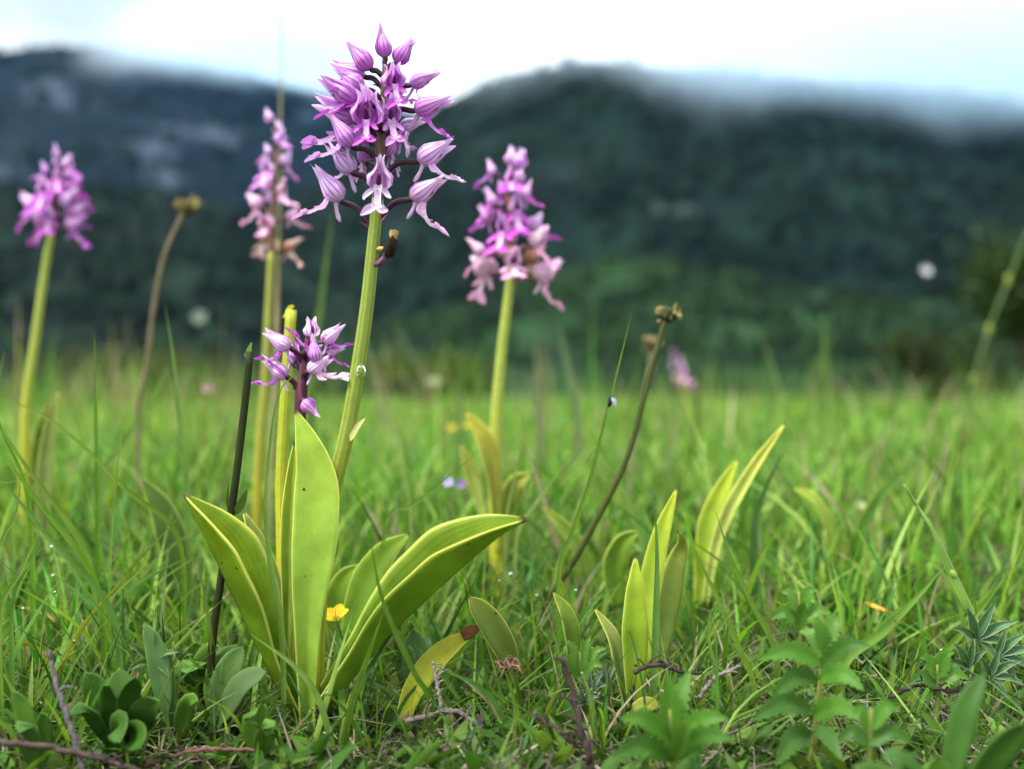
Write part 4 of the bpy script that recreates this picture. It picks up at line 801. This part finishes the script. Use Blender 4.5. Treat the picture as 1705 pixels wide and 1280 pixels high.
twig('dark side twig lying across the bottom middle twig', [(960, 1240, .39), (930, 1215, .39), (892, 1196, .395)], .0013, (.04, .026, .022), 4, 2)
twig('crooked grey twig across the foot of the leaf shoot', [(1055, 1118, .432), (1085, 1108, .43), (1115, 1110, .43), (1140, 1120, .43), (1168, 1118, .432)], .0012, TW, 9, 3)
twig('pale lichen grey twig leaning left of the toothed herb', [(1165, 1160, .43), (1190, 1128, .43), (1232, 1108, .435)], .0011, (.15, .125, .115), 5, 4)
twig('short black hooked twig against the yellow leaf', [(1032, 1196, .43), (1050, 1172, .43), (1056, 1140, .432)], .0008, (.012, .01, .009), 1, 5)
twig('forked grey brown twig under the right orchid leaf', [(675, 1200, .43), (720, 1190, .428), (760, 1185, .428), (800, 1210, .428), (815, 1240, .43)], .0014, TG, 9, 6)
twig('pale upright stick with peeling bark below the brown tipped leaf', [(737, 1182, .435), (728, 1140, .435), (720, 1102, .435)], .0010, (.2, .17, .15), 6, 7)
twig('tangled dead heather branch at the bottom middle', [(640, 1250, .43), (700, 1245, .425), (760, 1250, .42), (830, 1262, .42)], .0016, TG, 12, 8)
twig('weathered grey twig standing at the lower left corner', [(140, 1290, .39), (118, 1210, .392), (98, 1150, .395), (80, 1082, .40)], .0014, (.085, .07, .072), 4, 9)
twig('dark dead stem lying along the bottom left corner', [(-10, 1235, .385), (80, 1243, .388), (170, 1262, .39), (260, 1290, .39)], .0015, (.05, .035, .03), 4, 10)
twig('thin reddish runner stem creeping at the bottom left', [(240, 1276, .415), (300, 1254, .412), (360, 1246, .412), (440, 1248, .415)], .0011, (.12, .06, .045), 2, 11)
twig('grey twig tangle lying beneath the toothed herb', [(1040, 1250, .41), (1100, 1225, .41), (1160, 1235, .41), (1230, 1215, .415)], .0012, TG, 10, 12)
twig('crumbling dark twig beside the silver edged herb', [(1480, 1160, .45), (1530, 1140, .45), (1580, 1150, .45), (1630, 1140, .455)], .0012, TW, 10, 13)
def strands(name, label, cat, c, n, r, ln, color, droop, w=.0006, grp=None, e0=-.2, e1=1.1):
    b = Vector(c); t = thing(name, b, label, cat, grp); mb = MB()
    for i in range(n):
        a = random.uniform(0, 6.28); e = random.uniform(e0, e1); L_ = ln * random.uniform(.5, 1.2); dr = Vector((math.cos(a) * math.cos(e), math.sin(a) * math.cos(e), math.sin(e)))
        p0 = b + Vector((random.gauss(0, r), random.gauss(0, r), random.uniform(0, r * .8))); p1 = p0 + dr * L_ * .6; p2 = p1 + (dr * .5 + Vector((0, 0, -droop))) * L_ * .6
        V, Fq, U = tube_data([p0, p1, p2], [w, w * .8, w * .4], 6, 4, cap=False); k = random.uniform(.6, 1.3); mb.add(V - np.array(b), Fq, U, [q * k for q in color])
    o = obj('strands', mb.mesh('strands'), M_STRAW, t); kind(o, 'stuff'); return t
strands('dead_tuft', 'brown dry flower tuft beside the brown tipped leaf', 'dead tuft', P(845, 1112, .435), 36, .002, .007, (.16, .10, .06), .5, .0005)
strands('dead_tuft', 'dark matted dead tuft in the right turf', 'dead tuft', on_ground(1390, .56) + Vector((0, 0, .004)), 120, .012, .016, (.05, .035, .028), .6, .0008)
strands('dead_tuft', 'grey brown matted tuft under the jointed stalk', 'dead tuft', on_ground(1600, .46), 120, .014, .018, (.16, .13, .11), .7, .0004)
leaf_plant('dead_leaf', 'fallen orange brown leaf beside the dark matted tuft', 'leaf', on_ground(1450, .545), [([(1440, 1002, .545), (1462, 1012, .54), (1490, 1022, .54)], 11, (0, -.6, .8), (.55, .24, .03), .3)], mat=M_DRY, prof=prof_lance)

# ------------------------------------------------------------------ meadow turf: grass, thatch, low leaves
def blades(base, h, w, az, lean, bend, c, S=6, fold=.25, tipc=None):
    n = len(h); t = np.linspace(0, 1, S + 1); D = np.stack([np.cos(az), np.sin(az), np.zeros(n)], 1)
    hor = (lean[:, None] * t + bend[:, None] * t ** 2.2) * h[:, None]; ver = (t[None] * np.sqrt(np.clip(1 - lean ** 2, .1, 1))[:, None] - (bend ** 2 * .45)[:, None] * t[None] ** 3) * h[:, None]
    C = base[:, None] + D[:, None] * hor[..., None]; C[..., 2] += ver
    tw = rng.uniform(0, math.pi, n); Sd = np.stack([np.cos(tw), np.sin(tw), np.zeros(n)], 1); Nn = np.stack([-np.sin(tw), np.cos(tw), np.zeros(n)], 1)
    ww = w[:, None] * .5 * (np.minimum(1, (1 - t) * 2.0) ** .8 * (.7 + .3 * np.minimum(1, t * 4)))[None]
    V = np.stack([C + Sd[:, None] * ww[..., None], C + Nn[:, None] * (ww * fold)[..., None], C - Sd[:, None] * ww[..., None]], 2)
    V = V.reshape(-1, 3); k = (S + 1) * 3; f = []
    for i in range(S):
        for j in range(2): f.append((i * 3 + j, i * 3 + j + 1, i * 3 + 4 + j, i * 3 + 3 + j))
    Fq = (np.array(f)[None] + (np.arange(n) * k)[:, None, None]).reshape(-1, 4)
    U = np.tile(np.stack(np.meshgrid(t, [0, .5, 1], indexing='ij'), -1)[..., ::-1].reshape(-1, 2), (n, 1))
    g = (np.array([1.25, 1.12, .9]) * (1 - t)[:, None] + np.array([1, 1, 1]) * t[:, None])       # paler sheaths at the foot
    Cc = (c[:, None] * g[None]); Cc = np.repeat(Cc, 3, 1).reshape(-1, 3)
    return V, Fq, U, Cc
def scatter(n, y0, y1, marg=.12, power=1.0):
    y = y0 + (y1 - y0) * rng.random(n) ** power; hw = (852.5 / F) * y * 1.12 + marg; x = rng.uniform(-1, 1, n) * hw
    return x, y
PALG = np.array([(.050, .145, .018), (.068, .175, .020), (.10, .195, .026), (.038, .125, .028), (.080, .20, .026), (.125, .20, .045), (.17, .27, .075), (.028, .085, .014)])
def patch(x, y, k=1.0): return .5 + .25 * (np.sin(x * 31 * k + 4 * np.sin(y * 9 * k)) * np.sin(y * 23 * k + 1.7) + np.sin(x * 67 * k + y * 41 * k + 2) * np.sin(y * 59 * k - x * 13 * k))
def pick(n, dry=.06, gain=1.0):
    c = PALG[rng.integers(0, len(PALG), n)] * rng.uniform(.5, 1.6, (n, 1)) * gain * np.array([1.12, 1.10, 1.08]); d = rng.random(n) < dry
    c[d] = np.array([.24, .215, .15]) * rng.uniform(.5, 1.2, (d.sum(), 1)); return c
def build_turf():
    mb = MB()
    def add(n, y0, y1, h0, h1, w0, w1, lean, bend, dry=.06, power=1.0, S=6, marg=.12, clump=0.0, gain=1.0, keep=None):
        x, y = scatter(n, y0, y1, marg, power)
        if clump: x = x + clump * np.sin(x * 40 + y * 23) * .5; y = y + clump * np.sin(x * 31 - y * 47) * .5
        if keep is not None: q = keep(x, y); x, y = x[q], y[q]
        pt = patch(x, y, 1 if y1 < 1.6 else .35); q = rng.random(len(x)) < .35 + .95 * pt; x, y, pt = x[q], y[q], pt[q]
        n = len(x); b = np.stack([x, y, gz(x, y) - .002], 1); hh = (h0 + (h1 - h0) * rng.random(n) ** 1.8) * (.55 + .8 * pt)
        mb.add(*blades(b, hh, rng.uniform(w0, w1, n), rng.uniform(0, 2 * math.pi, n), rng.uniform(0, lean, n), rng.uniform(0, bend, n), pick(n, dry, gain) * (.75 + .45 * patch(x + 3, y + 1, .6))[:, None], S))
    clear = lambda x, y: np.hypot(x + .083, y - .455) > .018                       # around the tall orchid's foot
    bare = lambda x, y: (rng.random(len(x)) < np.where((x > .10) & (x < .24) & (y > .44) & (y < .56), .32, np.where((x > -.055) & (x < .05) & (y > .40) & (y < .455), .4, 1)))
    add(2600, .32, .425, .008, .028, .0007, .0019, .9, .9, .10, keep=clear, gain=.66)
    add(5200, .41, .56, .02, .060, .0006, .0017, .95, 1.0, .10, keep=lambda x, y: clear(x, y) & bare(x, y), gain=.78)
    add(3000, .425, .52, .012, .050, .0008, .0024, .6, .7, .10, keep=lambda x, y: clear(x, y) & bare(x, y) & ((x < -.10) | (rng.random(len(x)) < .55)), gain=.8)
    add(650, .43, .56, .04, .085, .0014, .0032, .45, .7, .05, keep=lambda x, y: clear(x, y) & bare(x, y) & ((x < -.11) | (rng.random(len(x)) < .35)), gain=.85)
    add(8200, .52, .80, .015, .060, .0012, .0036, .5, .7, .07)
    add(900, .56, .85, .05, .095, .0020, .0042, .35, .6, .06)
    add(15000, .80, 1.5, .02, .065, .0016, .0045, .5, .7, .06, marg=.2, gain=1.15)
    add(26000, 1.5, 3.2, .018, .046, .0024, .006, .5, .6, .06, marg=.35, S=4, gain=1.3)
    add(22000, 3.2, 8.5, .02, .04, .003, .008, .5, .6, .08, marg=.8, S=3, gain=1.3)
    add(800, .9, 3.2, .07, .15, .002, .004, .3, .4, .25, marg=.3, S=5)
    add(330, 1.1, 2.6, .13, .23, .002, .004, .25, .35, .35, marg=.3, S=5, gain=.8)
    # taller rough grass along the far left rim of the meadow
    x, y = scatter(2600, 2.6, 5.0, .5); q = x < -.18 * y; x, y = x[q], y[q]; n = len(x); b = np.stack([x, y, gz(x, y)], 1)
    mb.add(*blades(b, rng.uniform(.06, .18, n), rng.uniform(.004, .008, n), rng.uniform(0, 6.28, n), rng.uniform(0, .4, n), rng.uniform(0, .5, n), pick(n, .18, .8), 5))
    x, y = scatter(900, 2.8, 5.0, .5); q = x > .05 * y; x, y = x[q], y[q]; n = len(x); b = np.stack([x, y, gz(x, y)], 1)
    mb.add(*blades(b, rng.uniform(.05, .15, n), rng.uniform(.004, .007, n), rng.uniform(0, 6.28, n), rng.uniform(0, .4, n), rng.uniform(0, .5, n), pick(n, .3, .7), 5))
    o = obj('meadow_grass', mb.mesh('meadow_grass'), M_GRASS); kind(o, 'stuff'); tag(o, 'green meadow grass covering the ground to the far rim', 'grass')
    # thatch of dead straw
    mb = MB(); n = 4200; x, y = scatter(n, .33, .75, .08, 1.4)
    for xi, yi in zip(x, y):
        L_ = random.uniform(.008, .032); a = random.uniform(0, 6.28); z = float(gz(xi, yi)); r = random.uniform(.00018, .0005); bz = random.uniform(.0, .008)
        p = [(xi, yi, z + .001 + bz), (xi + math.cos(a) * L_ * .5, yi + math.sin(a) * L_ * .5, z + bz + random.uniform(.001, .008)), (xi + math.cos(a + .9) * L_, yi + math.sin(a + .9) * L_, z + random.uniform(0, .006))]
        p = np.array(p); T = nrm(np.gradient(p, axis=0)); S_ = nrm(np.cross(T, (0.2, .1, 1))); N_ = np.cross(S_, T)
        ang = np.array([0, 2.09, 4.19]); V = p[:, None] + (S_[:, None] * np.cos(ang)[None, :, None] + N_[:, None] * np.sin(ang)[None, :, None]) * r
        k = random.uniform(.3, 1.05); c = random.choice([(.30, .24, .17), (.20, .16, .13), (.12, .09, .075), (.36, .32, .25)])
        mb.add(V.reshape(-1, 3), grid_faces(3, 3, True), None, [q * k for q in c])
    o = obj('dry_thatch', mb.mesh('dry_thatch'), M_STRAW); kind(o, 'stuff'); tag(o, 'thatch of dead straw strands lying on the soil', 'straw')
    # low leafy ground cover: tiny sprigs
    n = 14000; x, y = scatter(n, .33, .72, .08, 1.3); q = np.sin(x * 37 + 1) * np.sin(y * 41) + .6 * np.sin(x * 90 + y * 70) > -.35; x, y = x[q], y[q]; n = len(x)
    b = np.stack([x, y, gz(x, y) + rng.uniform(0, .008, n)], 1); cc = np.array([(.05, .11, .02), (.035, .085, .02), (.08, .13, .04), (.10, .14, .07)])[rng.integers(0, 4, n)] * rng.uniform(.6, 1.3, (n, 1))
    mb = MB(); mb.add(*blades(b, rng.uniform(.004, .012, n), rng.uniform(.0016, .004, n), rng.uniform(0, 6.28, n), rng.uniform(.2, .9, n), rng.uniform(.1, .7, n), cc, 4, .4))
    n = 1500; x, y = scatter(n, .34, .62, .08, 1.2); b = np.stack([x, y, gz(x, y) + rng.uniform(0, .012, n)], 1)        # small broad weeds
    cc = np.array([(.04, .11, .014), (.06, .14, .018), (.028, .08, .012), (.085, .16, .03)])[rng.integers(0, 4, n)] * rng.uniform(.7, 1.3, (n, 1))
    mb.add(*blades(b, rng.uniform(.008, .018, n), rng.uniform(.004, .0075, n), rng.uniform(0, 6.28, n), rng.uniform(.3, .95, n), rng.uniform(.1, .8, n), cc, 6, .35))
    o = obj('ground_cover', mb.mesh('ground_cover'), M_GRASS); kind(o, 'stuff'); tag(o, 'tiny leafy sprigs and moss low on the soil', 'ground cover')
build_turf()
TUFT = ['below the tall upright blade beside the curved seed stalk', 'in front of the broad dark left leaf', 'rooted among the coarse blades of the left edge', 'between the seed stalk and the broad dark leaf', 'under the leftmost orchid stem', 'beside the dark torn stem', 'behind the yellow cup flower',
    'behind the brown tipped yellow leaf', 'under the tip of the right orchid leaf', 'beside the small curved leaf tip', 'at the foot of the slanting dark stalk', 'below the pale folded leaf pair', 'beside the grass blade leaning over the toothed herb', 'next to the dark matted tuft', 'behind the thick jointed stalk', 'right of the thick jointed stalk',
    'low under the right orchid leaf', 'beside the brown dry flower tuft', 'short and curled at the tall orchid foot', 'behind the weathered lower left twig', 'behind the dark knobbly bottom twig', 'beneath the broad diagonal blade']
DEW = []
def grass_tuft(px, d, n, h0, h1, w, seed, label, spread=.8):
    rr = random.Random(seed); b = on_ground(px, d); t = thing('grass_tuft', b, label, 'grass', 'tufts of long thin grass in the near turf')
    for i in range(n):
        a = rr.uniform(0, 6.28); h = rr.uniform(h0, h1); l = rr.uniform(.1, spread); q = Vector((math.cos(a), math.sin(a), 0)); p0 = b + q * .004 - Vector((0, 0, .002))
        pts = [p0, p0 + q * h * l * .3 + Vector((0, 0, h * .55)), p0 + q * h * l * .9 + Vector((0, 0, h * rr.uniform(.75, 1.0)))]
        DEW.append((pts[2] * .9 + pts[1] * .1)); leaf('blade', pts, w * rr.uniform(.7, 1.2), (-q.y + .3, q.x - .6, .1), M_BLADE, t, b, tuple(k * rr.uniform(.8, 1.2) for k in rr.choice([GREEN, YGREEN, BGREEN, (.11, .19, .03)])), n=12, m=3, prof=prof_blade, fold=.3)
for i, (px, d, n, h0, h1, w) in enumerate([(110, .50, 11, .05, .10, .0022), (215, .48, 10, .04, .08, .0020), (40, .46, 11, .05, .09, .0024), (190, .56, 12, .05, .10, .0022), (20, .58, 12, .06, .11, .0024), (330, .54, 9, .04, .08, .002), (560, .56, 9, .04, .07, .002),
        (720, .50, 10, .03, .075, .0020), (800, .54, 9, .04, .08, .002), (900, .50, 10, .03, .07, .0022), (980, .55, 10, .04, .085, .002), (1180, .52, 9, .04, .07, .002), (1290, .56, 9, .04, .08, .002), (1420, .52, 9, .03, .07, .0022), (1520, .56, 10, .04, .085, .0022), (1640, .55, 10, .04, .09, .0024),
        (620, .43, 8, .02, .05, .0018), (880, .43, 7, .02, .055, .0022), (480, .425, 9, .012, .028, .0016), (70, .42, 9, .02, .05, .002), (1010, .42, 6, .02, .045, .0022), (1500, .46, 8, .02, .05, .002)]):
    grass_tuft(px, d, n, h0, h1, w, i, 'tuft of thin grass ' + TUFT[i])

# dew drops hanging from blade tips of the near tufts
for p in random.Random(5).sample([q for q in DEW if q.y < .54], 26):
    r = random.uniform(.0005, .0010)
    wdrop('dew_drop', p - Vector((0, 0, r * .6)), r, 'tiny clear dew drop on a grass blade of the wet near turf', 'dew drop', 'dew drops on the near turf')

# ------------------------------------------------------------------ shrubs at the meadow rim
def shrub(label, px, d, wid, hgt, n, c0, seed, zoff=0.0, lsize=.03):
    rr = random.Random(seed); b = on_ground(px, d); t = thing('shrub', b, label, 'shrub')
    tips = []
    for i in range(9):
        a = rr.uniform(0, 6.28); e = b + Vector((math.cos(a) * wid * .42 * rr.uniform(.3, 1), math.sin(a) * wid * .35 * rr.uniform(.3, 1), hgt * rr.uniform(.5, .95)))
        tube('branch', [b - Vector((0, 0, .05)), b.lerp(e, .5) + Vector((0, 0, hgt * .08)), e], [.012, .008, .003], M_TWIG, t, b, (.06, .045, .03), n=8, seg=5); tips.append(e)
    mb = MB(); N_ = n; cs = np.array([list(rr.choice(tips)) for _ in range(N_)]); cs += rng.normal(0, 1, (N_, 3)) * np.array([wid * .12, wid * .12, hgt * .13]); cs[:, 2] = np.maximum(cs[:, 2], b.z + .02)
    dirs = nrm(rng.normal(0, 1, (N_, 3))); up = nrm(np.cross(dirs, rng.normal(0, 1, (N_, 3)))); s = rng.uniform(.5, 1.2, N_)[:, None] * lsize
    V = np.stack([cs, cs + dirs * s * .5 + up * s * .3, cs + dirs * s, cs + dirs * s * .5 - up * s * .3], 1).reshape(-1, 3) - np.array(b)
    Fq = np.arange(N_ * 4).reshape(-1, 4); c = np.repeat(np.array(c0) * rng.uniform(.5, 1.4, (N_, 1)), 4, 0); mb.add(V, Fq, None, c)
    o = obj('foliage', mb.mesh('foliage'), M_GRASS, t); kind(o, 'stuff')
shrub('dark bushy shrub with yellow green leaves at the right meadow rim', 1735, 3.6, .55, .50, 2600, (.018, .040, .005), 3, lsize=.04)
shrub('low dark shrub beside the tall one at the right meadow rim', 1560, 4.2, .55, .25, 1800, (.018, .035, .008), 5, lsize=.035)
shrub('yellow green shrub blurred behind the tall orchid stem', 690, 4.6, .70, .20, 520, (.05, .08, .012), 8, lsize=.05)
shrub('low olive scrub on the far left meadow rim', 250, 4.4, .9, .22, 1500, (.045, .065, .018), 9, lsize=.035)
